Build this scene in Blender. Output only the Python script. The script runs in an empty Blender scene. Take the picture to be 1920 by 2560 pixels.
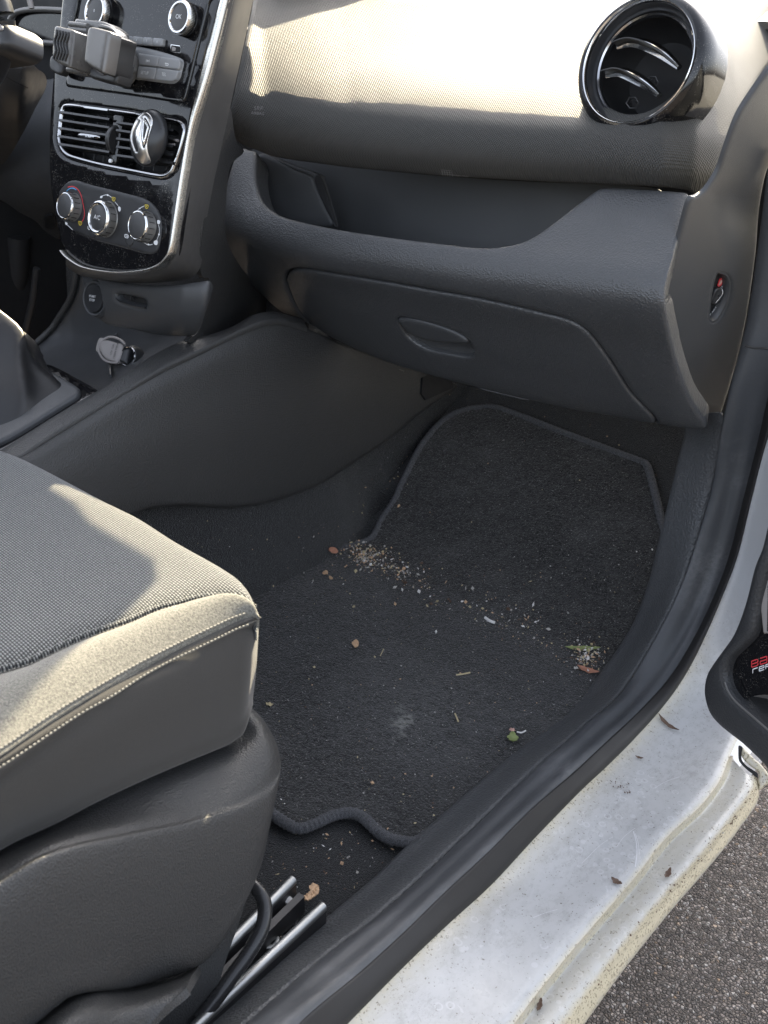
import bpy, math, random
from mathutils import Vector as V, Matrix
from mathutils.bvhtree import BVHTree
from mathutils.geometry import delaunay_2d_cdt
rnd = random.Random(7)
R = math.radians
sc = bpy.context.scene
COL = sc.collection
# ------------------------------------------------------------------ camera model (car axes: x right, y forward, z up; z=0 cabin floor)
RX, RY, RZ = V((.77124,.31059,-.55563)), V((.63514,-.31757,.70409)), V((.04223,-.89592,-.44220))
F, CX, CY = 2594., 960., 1280.
C0 = V((0,0,.76))
def ray(u, v):
    q = V(((u-CX)/F, (v-CY)/F, 1.)); return V((RX.dot(q), RY.dot(q), RZ.dot(q)))
def at(u, v, ax, val):
    d = ray(u, v); i = 'xyz'.index(ax); return C0 + d*((val-C0[i])/d[i])
FWD = V((RX[2],RY[2],RZ[2])); RIGHT = V((RX[0],RY[0],RZ[0])); UPC = -V((RX[1],RY[1],RZ[1]))
def depth(p): return (p-C0).dot(FWD)
def px(p, n): return n*depth(p)/F             # n source pixels as metres at p
CONV = dict(a=(0,0,2.592),b=(500,0,2.0738),c=(1300,0,2.0113),d=(0,560,2.0738),e=(600,560,1.3825),f=(0,1080,2.1684),g=(600,1250,1.659),
  h=(1400,1000,2.2115),i=(480,1960,2.37),j=(1000,1760,1.8033),k=(0,1850,2.1829),l=(120,0,3.7705),m=(130,440,5.3516),n=(1740,660,12.29),
  o=(1740,1560,5.528),p=(180,680,4.3658),s=(0,0,1.))
def Z(k, *a):
    x0,y0,s = CONV[k]; return [(x0+a[i]/s, y0+a[i+1]/s) for i in range(0,len(a),2)]
# ------------------------------------------------------------------ curves
def catmull(P, t, closed=False):
    n = len(P); m = n if closed else n-1
    t = max(0., min(t, m-1e-9)); i = int(t); f = t-i
    g = (lambda k: P[k % n]) if closed else (lambda k: P[max(0,min(n-1,k))])
    p0,p1,p2,p3 = g(i-1),g(i),g(i+1),g(i+2)
    return p1*(1-f)*(1-f)*(1+2*f) + p2*f*f*(3-2*f) + (p2-p0)*.5*(f*(1-f)*(1-f)) + (p3-p1)*.5*(-(f*f)*(1-f))
def resample(P, n, closed=False, smooth=True, spacing=None):
    P = [p if isinstance(p, V) else V(p) for p in P]
    m = len(P) if closed else len(P)-1
    dense = []
    for i in range(m):
        for k in range(8):
            dense.append(catmull(P, i+k/8., closed) if smooth else P[i].lerp(P[(i+1)%len(P)], k/8.))
    dense.append(P[0].copy() if closed else P[-1].copy())
    L = [0.]
    for a,b in zip(dense, dense[1:]): L.append(L[-1]+(b-a).length)
    if spacing: n = max(3, int(L[-1]/spacing)+1)
    out = []; j = 0
    cnt = n if closed else n-1
    for k in range(n):
        s = L[-1]*k/cnt
        while j < len(L)-2 and L[j+1] < s: j += 1
        f = (s-L[j])/max(1e-12, L[j+1]-L[j]); out.append(dense[j].lerp(dense[j+1], f))
    return out
# ------------------------------------------------------------------ mesh collecting
class MB:
    def __init__(s): s.v=[]; s.f=[]; s.m=[]; s.att=[]
    def add(s, verts, faces, mi=0, att=None):
        o=len(s.v); s.v+= [V(p) for p in verts]; s.f+=[tuple(i+o for i in f) for f in faces]; s.m+=[mi]*len(faces)
        s.att += att if att else [0.]*len(verts); return s
def grid_faces(nr, nc, closed=False):
    fs=[]
    for i in range(nr-1):
        for j in range(nc if closed else nc-1):
            a=i*nc+j; b=i*nc+(j+1)%nc; fs.append((a,b,b+nc,a+nc))
    return fs
def loft(rows, nu, nv, rowres=True):
    """rows: curves of 3-D points; resampled along and splined across."""
    rr = [resample(r, nu) for r in rows] if rowres else [[V(p) for p in r] for r in rows]
    nu = len(rr[0]); cols = []
    for j in range(nu):
        c = [r[j] for r in rr]
        cols.append([catmull(c, (len(c)-1)*k/(nv-1)) for k in range(nv)])
    vs = [cols[j][k] for k in range(nv) for j in range(nu)]
    return vs, grid_faces(nv, nu)
def facecam(vs, fs):
    """orient faces so that their mean normal looks at the camera"""
    s = 0.
    for f in fs:
        a,b,c = vs[f[0]],vs[f[1]],vs[f[2]]; n=(b-a).cross(c-a); s += n.dot(C0-a)/max(1e-9,(C0-a).length)
    return fs if s >= 0 else [tuple(reversed(f)) for f in fs]
def shell(vs, fs, nu, nv, th):
    """give a grid thickness away from the camera side with side walls"""
    fs = facecam(vs, fs); nrm=[V((0,0,0)) for _ in vs]
    for f in fs:
        n=(vs[f[1]]-vs[f[0]]).cross(vs[f[2]]-vs[f[0]])
        for i in f: nrm[i]+=n
    bk=[p-n.normalized()*th for p,n in zip(vs,nrm)]
    N=len(vs); out=list(fs)+[tuple(reversed([i+N for i in f])) for f in fs]
    from collections import Counter
    ec={}
    for f in fs:
        for a,b in zip(f, f[1:]+f[:1]):
            ec[(a,b)]=1
    for (a,b) in list(ec):
        if (b,a) not in ec: out.append((b,a,a+N,b+N))
    return vs+bk, out
def frame(d, hint=V((0,0,1))):
    d=d.normalized(); x=hint.cross(d)
    if x.length<1e-4: x=V((1,0,0)).cross(d)
    x.normalize(); return x, d.cross(x)
def tube(path, r, n=10, closed=False, caps=True, hint=V((0,0,1)), flat=1.):
    vs=[]; N=len(path)
    for i,p in enumerate(path):
        a=path[(i-1)%N] if closed or i>0 else p; b=path[(i+1)%N] if closed or i<N-1 else p
        x,y=frame(b-a, hint); rr = r[i] if isinstance(r,(list,tuple)) else r
        for k in range(n):
            t=2*math.pi*k/n; vs.append(p+x*math.cos(t)*rr+y*math.sin(t)*rr*flat)
    fs=grid_faces(N,n,True)
    if closed: fs+=[((N-1)*n+k,(N-1)*n+(k+1)%n,(k+1)%n,k) for k in range(n)]
    elif caps: fs+=[tuple(reversed(range(n))), tuple((N-1)*n+k for k in range(n))]
    return vs, fs
def sweep(path, prof, ref):
    """profile (list of (a,b)) swept along path; a along 'ref', b along ref x tangent"""
    vs=[]; N=len(path)
    for i,p in enumerate(path):
        d=(path[min(N-1,i+1)]-path[max(0,i-1)]).normalized(); rf = ref(i,p) if callable(ref) else ref
        a=(rf-d*rf.dot(d)).normalized(); b=a.cross(d)
        for (pa,pb) in prof: vs.append(p+a*pa+b*pb)
    return vs, grid_faces(N,len(prof))
def lathe(o, ax, prof, n=40, hint=V((0,0,1))):
    x,y=frame(ax,hint); ax=ax.normalized(); vs=[]
    for (r,h) in prof:
        for k in range(n):
            t=2*math.pi*k/n; vs.append(o+ax*h+(x*math.cos(t)+y*math.sin(t))*r)
    fs=grid_faces(len(prof),n,True)
    if prof[-1][0]<.0015: fs.append(tuple((len(prof)-1)*n+k for k in range(n)))
    return vs, fs
def boxm(o, ax, ay, az):
    """box centred at o with half-axes"""
    vs=[o+ax*i+ay*j+az*k for i in(-1,1) for j in(-1,1) for k in(-1,1)]
    fs=[(0,1,3,2),(4,6,7,5),(0,4,5,1),(2,3,7,6),(0,2,6,4),(1,5,7,3)]
    if ax.cross(ay).dot(az)<0: fs=[tuple(reversed(f)) for f in fs]
    return vs, fs
# ------------------------------------------------------------------ supports that outlines are laid on
class Pl:
    def __init__(s,p,n): s.p=V(p); s.n=V(n).normalized(); s.n = s.n if s.n.dot(C0-s.p)>0 else -s.n
    def hit(s,u,v):
        d=ray(u,v); return C0+d*((s.p-C0).dot(s.n)/d.dot(s.n)), s.n
    def up(s,h): return Pl(s.p+s.n*h, s.n)
class Sup:
    def __init__(s, vs, fs):
        fs=facecam(vs,fs); s.b=BVHTree.FromPolygons([tuple(v) for v in vs],fs,epsilon=0.)
        s.vs,s.fs=vs,fs
        s.nr=[V((0,0,0)) for _ in vs]
        for f in fs:
            n=(vs[f[1]]-vs[f[0]]).cross(vs[f[2]]-vs[f[0]])
            for i in f: s.nr[i]+=n
        for n in s.nr: n.normalize()
    def smooth_n(s,p,i):
        f=s.fs[i]; n=V((0,0,0))
        for k in f: n+=s.nr[k]/max(1e-7,(s.vs[k]-p).length)
        return n.normalized()
    def hit(s,u,v):
        d=ray(u,v).normalized(); p,n,i,_=s.b.ray_cast(C0,d)
        if p is not None: return p, s.smooth_n(p,i)
        best=None
        for k in range(60):
            q=C0+d*(.3+.025*k); r=s.b.find_nearest(q)
            if best is None or r[3]<best[0]: best=(r[3],q,r[2])
        return best[1], s.smooth_n(best[1],best[2])
def supuv(us, vs_, fn, sub=2):
    """support from a pixel lattice; fn(u,v)->3-D point"""
    rows=[[fn(u,v) for u in us] for v in vs_]
    return Sup(*loft(rows, len(us)*sub, len(vs_)*sub*2, True))
def lerpf(xs, ys):
    P=list(zip(xs,ys))
    def f(x):
        if x<=xs[0]: return ys[0]
        if x>=xs[-1]: return ys[-1]
        for (a,b),(c,d) in zip(P,P[1:]):
            if a<=x<=c:
                t=(x-a)/(c-a); return b+(d-b)*t
    return f
def smf(xs, ys):
    def f(x):
        if x<=xs[0]: return ys[0]
        if x>=xs[-1]: return ys[-1]
        for i in range(len(xs)-1):
            if xs[i]<=x<=xs[i+1]:
                t=(x-xs[i])/(xs[i+1]-xs[i]); return catmull([V((y,0,0)) for y in ys], i+t).x
    return f
# ------------------------------------------------------------------ patches: an outline laid on a support, with thickness and rounded rim
def inpoly(x,y,P):
    c=False; n=len(P); j=n-1
    for i in range(n):
        xi,yi=P[i]; xj,yj=P[j]
        if (yi>y)!=(yj>y) and x<(xj-xi)*(y-yi)/(yj-yi)+xi: c=not c
        j=i
    return c
def segd(x,y,loops):
    b=1e9
    for P in loops:
        n=len(P)
        for i in range(n):
            ax,ay=P[i]; bx,by=P[(i+1)%n]; dx,dy=bx-ax,by-ay; L=dx*dx+dy*dy
            t=0 if L<1e-12 else max(0,min(1,((x-ax)*dx+(y-ay)*dy)/L)); ex,ey=ax+t*dx-x, ay+t*dy-y
            d=ex*ex+ey*ey
            if d<b: b=d
    return math.sqrt(b)
def patch(out, sup, off=0., th=.004, step=14., b=0., bp=0., smooth=True, holes=(), fn=None, sharp=()):
    sp=max(2.,step*.7)
    if isinstance(sup,Pl) and off: sup=sup.up(off); off=0.
    def dens(P):
        P=[V((x,y,0)) for x,y in P]
        return [(q.x,q.y) for q in resample(P,0,True,smooth,spacing=sp)]
    loops=[dens(out)]+[dens(h) for h in holes]
    pts=[]; edges=[]; bnd=[]
    for Lp in loops:
        o=len(pts); pts+=Lp; n=len(Lp); edges+=[(o+i,o+(i+1)%n) for i in range(n)]; bnd+=list(range(o,o+n))
    nb=len(pts); inner=[]
    if bp>0:
        for li,Lp in enumerate(loops):
            n=len(Lp); area=sum(Lp[i][0]*Lp[(i+1)%n][1]-Lp[(i+1)%n][0]*Lp[i][1] for i in range(n))
            sg=1 if (area>0)==(li==0) else -1
            for fr in (.12,.4,1.):
                for i in range(n):
                    ax,ay=Lp[i-1]; bx,by=Lp[(i+1)%n]; dx,dy=bx-ax,by-ay; L=math.hypot(dx,dy) or 1
                    q=(Lp[i][0]-dy/L*sg*bp*fr, Lp[i][1]+dx/L*sg*bp*fr)
                    if inpoly(q[0],q[1],loops[0]) and segd(q[0],q[1],loops)>bp*fr*.8: inner.append(q)
    xs=[p[0] for p in loops[0]]; ys=[p[1] for p in loops[0]]
    y=min(ys)+step*.5; r=0; mn=max(bp*1.15, step*.45)
    while y<max(ys):
        x=min(xs)+step*(.5 if r%2 else .0)
        while x<max(xs):
            if inpoly(x,y,loops[0]) and not any(inpoly(x,y,h) for h in loops[1:]) and segd(x,y,loops)>mn: inner.append((x,y))
            x+=step
        y+=step*.87; r+=1
    allp=pts+inner
    cv,ce,cf,ov,oe,of=delaunay_2d_cdt([V(p) for p in allp],edges,[],0,1e-4)
    fs=[]
    for f in cf:
        x=sum(cv[i].x for i in f)/len(f); y=sum(cv[i].y for i in f)/len(f)
        if inpoly(x,y,loops[0]) and not any(inpoly(x,y,h) for h in loops[1:]): fs.append(tuple(f))
    vs=[];nn=[];att=[]
    for i,p in enumerate(cv):
        q,n=sup.hit(p.x,p.y); d=segd(p.x,p.y,loops); o=off
        if bp>0 and d<bp: o-=b*(1-math.sqrt(max(0,1-(1-d/bp)**2)))
        if fn: o+=fn(p.x,p.y,d)
        vs.append(q+n*o); nn.append(n); att.append(d)
    fs=[f if (vs[f[1]]-vs[f[0]]).cross(vs[f[2]]-vs[f[0]]).dot(nn[f[0]])>0 else tuple(reversed(f)) for f in fs]
    ec=set()
    for f in fs:
        for k in range(len(f)): ec.add((f[k],f[(k+1)%len(f)]))
    be=[e for e in ec if (e[1],e[0]) not in ec]; mp={}
    for a,c in be:
        for i in (a,c):
            if i not in mp: mp[i]=len(vs); vs.append(vs[i]-nn[i]*th); att.append(0.)
    for a,c in be: fs.append((c,a,mp[a],mp[c]))
    return vs,fs,att
def strip(P, sup, w, off=.0004, n=None, closed=False, spacing=4.):
    """flat ribbon of w metres along pixel points"""
    Q=resample([V((x,y,0)) for x,y in P],n or 0,closed,True,spacing=None if n else spacing); H=[sup.hit(q.x,q.y) for q in Q]; vs=[]; N=len(H)
    for i,(p,nr) in enumerate(H):
        a=H[i-1][0] if i or closed else p; c=H[(i+1)%N][0] if i<N-1 or closed else p
        s=(c-a).cross(nr).normalized(); vs+=[p+nr*off-s*w/2, p+nr*off+s*w/2]
    fs=[(2*i,2*i+1,2*i+3,2*i+2) for i in range(N-1)]
    if closed: fs.append((2*N-2,2*N-1,1,0))
    return vs, facecam(vs,fs)
def spath(P, sup, off=0., spacing=6., closed=False, n=None):
    Q=resample([V((x,y,0)) for x,y in P],n or 0,closed,True,spacing=None if n else spacing)
    return [p+nn*off for p,nn in (sup.hit(q.x,q.y) for q in Q)]
# ------------------------------------------------------------------ objects
def thing(name, label, cat, loc, group=None):
    o=bpy.data.objects.new(name,None); COL.objects.link(o); o.location=loc; o.empty_display_size=.05
    o['label']=label; o['category']=cat
    if group: o['group']=group
    return o
ROOT={}
def obj(name, mb, mat, parent=None, ang=38, label=None, flat=False):
    if isinstance(mb, tuple): mb=MB().add(mb[0],mb[1],0,mb[2] if len(mb)>2 else None)
    org=V((0,0,0))
    if parent is not None: org=ROOT.get(parent.name, V(parent.location))
    me=bpy.data.meshes.new(name); me.from_pydata([tuple(p-org) for p in mb.v],[],mb.f)
    mats=mat if isinstance(mat,(list,tuple)) else [mat]
    for m in mats: me.materials.append(m)
    if len(mats)>1: me.polygons.foreach_set('material_index',mb.m)
    if any(mb.att):
        a=me.attributes.new('edge','FLOAT','POINT'); a.data.foreach_set('value',mb.att)
    if not flat:
        me.shade_smooth(); me.set_sharp_from_angle(angle=R(ang))
    me.update()
    o=bpy.data.objects.new(name,me); COL.objects.link(o)
    if parent is not None: o.parent=parent
    ROOT[o.name]=org
    if label: o['label']=label
    return o
def top(name, mb, mat, label, cat, group=None, loc=None, kind=None, ang=38):
    """a thing that is one mesh, origin at loc (or its lowest middle)"""
    if isinstance(mb, tuple): mb=MB().add(mb[0],mb[1],0,mb[2] if len(mb)>2 else None)
    if loc is None:
        n=len(mb.v); c=sum(mb.v,V((0,0,0)))/n; loc=V((c.x,c.y,min(p.z for p in mb.v)))
    for i,p in enumerate(mb.v): mb.v[i]=p-loc
    o=obj(name,mb,mat,None,ang); o.location=loc
    if label: o['label']=label
    if cat: o['category']=cat
    group=group or {'dry_leaf':'dry leaf scraps blown into the car','twig':'straws and wood chips on the mat','bark_flake':'pale scraps on the floor carpet'}.get(name)
    if group: o['group']=group
    if kind: o['kind']=kind
    return o
def textm(body, c, n, r, h, off=.0004, th=0., shear=0., align='CENTER', bold=0., spacing=1.):
    cu=bpy.data.curves.new('lettering','FONT'); cu.body=body; cu.align_x=align; cu.align_y='CENTER'; cu.size=1.; cu.shear=shear; cu.offset=bold; cu.space_character=spacing
    cu.resolution_u=3
    if th: cu.extrude=th/h*.5
    o=bpy.data.objects.new('lettering',cu); COL.objects.link(o)
    me=bpy.data.meshes.new_from_object(o.evaluated_get(bpy.context.evaluated_depsgraph_get()))
    n=n.normalized(); r=(r-n*r.dot(n)).normalized(); u=n.cross(r); h=h*1.37
    vs=[c+n*(off+v.co.z*h)+r*v.co.x*h+u*v.co.y*h for v in me.vertices]; fs=[tuple(p.vertices) for p in me.polygons]
    bpy.data.objects.remove(o); bpy.data.curves.remove(cu); bpy.data.meshes.remove(me)
    return vs, fs
# ------------------------------------------------------------------ materials
MAT={}
class NT:
    def __init__(s,name):
        s.m=bpy.data.materials.new(name); s.m.use_nodes=True; s.t=s.m.node_tree; s.bs=s.t.nodes['Principled BSDF']; MAT[name]=s.m
        s._tc=None
    def n(s,typ,**k):
        nd=s.t.nodes.new('ShaderNode'+typ)
        for a,b in k.items(): setattr(nd,a,b)
        return nd
    def l(s,a,b): s.t.links.new(a,b)
    def put(s,sock,x):
        if isinstance(x,bpy.types.NodeSocket): s.l(x,sock)
        else: sock.default_value=x
    def co(s):
        if not s._tc: s._tc=s.n('TexCoord')
        return s._tc.outputs['Object']
    def noise(s,scale,detail=2.,rough=.5,vec=None,dist=0.):
        x=s.n('TexNoise'); s.l(vec or s.co(),x.inputs['Vector']); x.inputs['Scale'].default_value=scale; x.inputs['Detail'].default_value=detail; x.inputs['Roughness'].default_value=rough; x.inputs['Distortion'].default_value=dist; return x.outputs['Fac']
    def voro(s,scale,feature='F1',out='Distance',vec=None,rand=1.):
        x=s.n('TexVoronoi',feature=feature); s.l(vec or s.co(),x.inputs['Vector']); x.inputs['Scale'].default_value=scale; x.inputs['Randomness'].default_value=rand; return x.outputs[out]
    def math(s,op,a,b=None,c=None,clamp=False):
        x=s.n('Math',operation=op,use_clamp=clamp); s.put(x.inputs[0],a)
        if b is not None: s.put(x.inputs[1],b)
        if c is not None: s.put(x.inputs[2],c)
        return x.outputs[0]
    def ramp(s,fac,*st):
        x=s.n('ValToRGB'); s.l(fac,x.inputs[0]); e=x.color_ramp.elements
        while len(e)<len(st): e.new(.5)
        for el,(p,c) in zip(e,st): el.position=p; el.color=c if len(c)==4 else (*c,1)
        return x.outputs[0]
    def rng(s,fac,a,b,c=0.,d=1.):
        x=s.n('MapRange'); s.put(x.inputs[0],fac)
        for i,q in enumerate((a,b,c,d)): x.inputs[i+1].default_value=q
        return x.outputs[0]
    def mix(s,fac,a,b,mode='MIX'):
        x=s.n('Mix',data_type='RGBA',blend_type=mode); s.put(x.inputs[0],fac)
        for i,q in ((6,a),(7,b)):
            if isinstance(q,tuple) and len(q)==3: q=(*q,1)
            s.put(x.inputs[i],q)
        return x.outputs[2]
    def bump(s,h,strength,dist,prev=None):
        x=s.n('Bump'); s.l(h,x.inputs['Height']); x.inputs['Strength'].default_value=strength; x.inputs['Distance'].default_value=dist
        if prev: s.l(prev,x.inputs['Normal'])
        return x.outputs[0]
    def sep(s,vec=None):
        x=s.n('SeparateXYZ'); s.l(vec or s.co(),x.inputs[0]); return x.outputs
    def mapping(s,scale=(1,1,1),rot=(0,0,0),loc=(0,0,0)):
        x=s.n('Mapping'); s.l(s.co(),x.inputs[0]); x.inputs['Scale'].default_value=scale; x.inputs['Rotation'].default_value=rot; x.inputs['Location'].default_value=loc; return x.outputs[0]
    def attr(s,name='edge'):
        x=s.n('Attribute',attribute_name=name); return x.outputs['Fac']
    def fin(s,col,rough=.5,metal=0.,nrm=None,spec=.5,**k):
        b=s.bs; s.put(b.inputs['Base Color'],(*col,1) if isinstance(col,tuple) and len(col)==3 else col); s.put(b.inputs['Roughness'],rough); s.put(b.inputs['Metallic'],metal)
        b.inputs['Specular IOR Level'].default_value=spec
        if nrm is not None: s.l(nrm,b.inputs['Normal'])
        for a,q in k.items(): s.put(b.inputs[a.replace('_',' ')],q)
        return s.m
def plain(name,col,rough=.5,metal=0.,spec=.5,var=.12,scale=60.,**k):
    t=NT(name); f=t.noise(scale,3.); lo=tuple(max(0,c*(1-var)) for c in col); hi=tuple(c*(1+var) for c in col)
    rr=t.rng(f,.3,.7,max(.02,rough-.05),rough+.05)
    return t.fin(t.mix(f,lo,hi),rr,metal,None,spec,**k)
def dusted(t,col,amt=.35,dust=(.16,.15,.14),scale=9.):
    """sparse dust specks and smudges over a dark plastic"""
    f1=t.noise(scale,5.,.65); f2=t.noise(420.,1.); sp=t.math('GREATER_THAN',t.math('MULTIPLY',f2,t.rng(f1,.35,.75,.8,1.12)),.735)
    sm=t.rng(f1,.5,.85,0.,amt*.25)
    return t.mix(t.math('MAXIMUM',t.math('MULTIPLY',sp,amt),sm),col,dust)
def leather(name,col,rough=.5,scale=520.,strength=.5,amt=.2,spec=.5):
    t=NT(name); vv=t.voro(scale,'F1'); n2=t.noise(scale*.5,2.); h=t.math('ADD',t.math('MULTIPLY',vv,.7),t.math('MULTIPLY',n2,.6))
    nr=t.bump(h,min(1.,strength*1.4),.0012); rr=t.rng(t.noise(14.,3.),.3,.7,rough-.06,rough+.06)
    return t.fin(dusted(t,col,amt),rr,0.,nr,spec)
SUN=(-.31,.70,.455); SKY=.15; SUNE=4.8; EXPO=2.3
ROOF=[(-1.48,-1.2,1.24),(-.42,-1.2,1.24),(-.42,.62,1.22),(-.62,.70,1.20),(-1.28,.70,1.20),(-1.48,.62,1.22)]
# ================================================================== materials
# soft airbag pad: fine embossed weave
t=NT('pad'); x,y,z=t.sep(); s=t.math('MULTIPLY',t.math('ADD',z,y),.72)
K=2*math.pi/.0030
wv=t.math('MULTIPLY',t.math('SINE',t.math('MULTIPLY',x,K)),t.math('SINE',t.math('MULTIPLY',s,K*1.1)))
wv2=t.math('SINE',t.math('MULTIPLY',t.math('ADD',s,t.math('MULTIPLY',x,.35)),K*.5))
h=t.math('ADD',t.math('MULTIPLY',wv,.6),t.math('MULTIPLY',wv2,.10))
M_PAD=t.fin(dusted(t,(.060,.059,.056),.12),t.rng(t.noise(7.,3.),.3,.7,.46,.56),0.,t.bump(h,.7,.0012),.17)
M_TRIM=leather('trim_grain',(.050,.052,.055),.38,560.,.45,.12,.7)
M_TRIMS=leather('trim_smooth',(.050,.052,.055),.40,1500.,.16,.2,.5)
M_CONS=leather('console_grain',(.039,.039,.0385),.42,560.,.45,.10,.5)
M_KICK=leather('kick_grain',(.068,.071,.075),.44,380.,.8,.45,.5)
M_DARK=plain('dark_cavity',(.008,.008,.009),.7)
M_BLACKP=plain('black_plastic',(.024,.024,.025),.42)
M_SATIN=plain('satin_black',(.022,.023,.025),.32)
M_DASHTOP=leather('dash_top_grain',(.05,.048,.044),.5,300.,.6,.2)
# piano black with fingerprints and dust
t=NT('gloss_black'); f=t.noise(60.,5.,.7); sp=t.math('GREATER_THAN',t.noise(900.,1.),.66); d=t.math('MULTIPLY',sp,t.rng(f,.46,.62,0.,.6))
M_GLOSS=t.fin(t.mix(d,(.006,.006,.007),(.30,.28,.25)),t.rng(f,.35,.7,.05,.16),0.,None,.5)
M_CHROME=plain('chrome',(.78,.78,.77),.13,1.,var=.03)
M_DCHROME=plain('dark_chrome',(.42,.42,.43),.16,1.,var=.05)
t=NT('brushed_silver'); nz=t.noise(900.,2.,.5,t.mapping((.03,1.,1.)))
M_SILVER=t.fin((.62,.61,.57),t.rng(nz,.3,.7,.24,.36),1.)
M_FRAME=plain('frame_satin',(.16,.155,.15),.36,.55,var=.06)
M_KNOB=plain('knob_grey',(.20,.195,.185),.36,.45)
M_KNOBF=plain('knob_face',(.045,.045,.046),.42)
M_BTN=plain('button_grey',(.26,.265,.27),.4)
M_WHITE=plain('ink_white',(.75,.76,.77),.6)
M_RED=plain('ink_red',(.62,.05,.06),.5)
M_BLUE=plain('ink_blue',(.08,.30,.55),.5)
M_YEL=plain('ink_yellow',(.55,.42,.05),.5)
M_EMB=plain('embossed_letters',(.22,.215,.21),.42)
M_GREYP=plain('grey_plastic',(.28,.26,.25),.5)
M_STEELT=plain('tube_black',(.02,.02,.021),.25)
# brushed steel rail
M_RAIL=plain('rail_steel',(.33,.34,.34),.42,1.,var=.08)
M_RAILD=plain('rail_dark',(.045,.045,.048),.38,.6)
# carpets
def carpet(name,col,scale,amt,lint=.5,stain=None):
    t=NT(name); n1=t.noise(scale,2.,.8); n0=t.noise(scale*.45,2.,.7); big=t.noise(7.,4.,.6); b2=t.noise(28.,4.,.7)
    f=t.math('ADD',t.math('MULTIPLY',n1,.65),t.math('MULTIPLY',n0,.35))
    c=t.mix(t.rng(f,.42,.58),tuple(q*.3 for q in col),tuple(q*2. for q in col))
    c=t.mix(t.math('MULTIPLY',t.rng(big,.45,.8,0.,amt),t.rng(b2,.35,.65)),c,tuple(q*2.6+.01 for q in col))
    if stain is not None:
        vm=t.n('VectorMath',operation='DISTANCE'); t.l(t.mapping((1.,1.,1.)),vm.inputs[0]); vm.inputs[1].default_value=stain
        d=t.math('ADD',vm.outputs['Value'],t.math('MULTIPLY',t.math('SUBTRACT',b2,.5),.15))
        c=t.mix(t.math('MULTIPLY',t.rng(d,.0,.022,.8,0.),t.rng(n0,.3,.6)),c,(.24,.24,.22)); c=t.mix(t.math('MULTIPLY',t.rng(d,.0,.14,.32,0.),t.rng(n0,.35,.6)),c,(.11,.11,.11))
    sp=t.math('GREATER_THAN',t.noise(520.,0.),.765); c=t.mix(t.math('MULTIPLY',sp,lint),c,(.35,.34,.32))
    return t.fin(c,.95,0.,t.bump(f,1.,.004),.12,Sheen_Weight=.25,Sheen_Roughness=.5)
M_MAT=carpet('mat_pile',(.0185,.0181,.0177),360.,.9,.5,at(1020,1805,'z',.006)-at(1000,1600,'z',.004))
M_FLOOR=carpet('floor_felt',(.0032,.0033,.0035),800.,.25,.25)
M_BIND=carpet('mat_binding',(.055,.056,.062),1500.,.3,.05)
# rubber seal: scuffed, dusty
t=NT('seal_rubber'); n1=t.noise(9.,5.,.65); n2=t.noise(240.,4.,.7,t.mapping((1.,.25,1.)))
c=t.mix(t.math('MULTIPLY',t.rng(n1,.5,.8,0.,.55),t.rng(n2,.35,.7)),(.055,.058,.063),(.26,.26,.265))
M_SEAL=t.fin(c,t.rng(n2,.3,.7,.42,.62),0.,t.bump(n2,.25,.0012),.45)
M_SEALD=plain('seal_lip',(.014,.0128,.0125),.6,var=.25,scale=30.)
# dirty white paint
t=NT('dirty_paint'); g=t.attr('edge'); n1=t.noise(11.,6.,.65); n2=t.noise(120.,6.,.75,t.mapping((1.,.6,1.),(0,0,.5))); n3=t.noise(420.,3.,.6); n4=t.noise(38.,6.,.75,t.mapping((1.,.35,1.),(0,0,.6)))
c=t.mix(t.rng(n1,.3,.75,0.,.6),(.45,.45,.448),(.375,.373,.37))
c=t.mix(t.math('MULTIPLY',t.rng(n2,.46,.70,0.,.6),t.rng(n1,.35,.6)),c,(.22,.215,.205))
ring=t.math('MULTIPLY',t.math('COMPARE',t.voro(85.,'F1'),.26,.06),t.math('GREATER_THAN',t.noise(5.,2.),.52))
c=t.mix(t.math('MULTIPLY',ring,.35),c,(.58,.58,.59))
scr=t.math('MULTIPLY',t.math('COMPARE',n4,.5,.006),t.math('GREATER_THAN',n1,.5)); c=t.mix(t.math('MULTIPLY',scr,.55),c,(.33,.32,.31))
gr=t.math('MULTIPLY',g,t.rng(n2,.25,.75,.55,1.5),clamp=True)
c=t.mix(t.math('MULTIPLY',gr,.8),c,t.mix(n2,(.40,.33,.20),(.66,.60,.42)))
sk=t.math('MULTIPLY',t.math('GREATER_THAN',n3,t.rng(g,0.,1.,.655,.56)),t.math('GREATER_THAN',n2,.46)); c=t.mix(t.math('MULTIPLY',sk,.75),c,(.12,.10,.07))
xx,yy,zz=t.sep(); c=t.mix(t.rng(zz,.20,.32,0.,.93),c,(.60,.605,.615))
M_PAINT=t.fin(c,t.rng(n1,.3,.7,.22,.42),0.,t.bump(n2,.12,.001),.5)
M_BODY=plain('white_paint',(.80,.80,.80),.25,var=.02,scale=5.)
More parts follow.
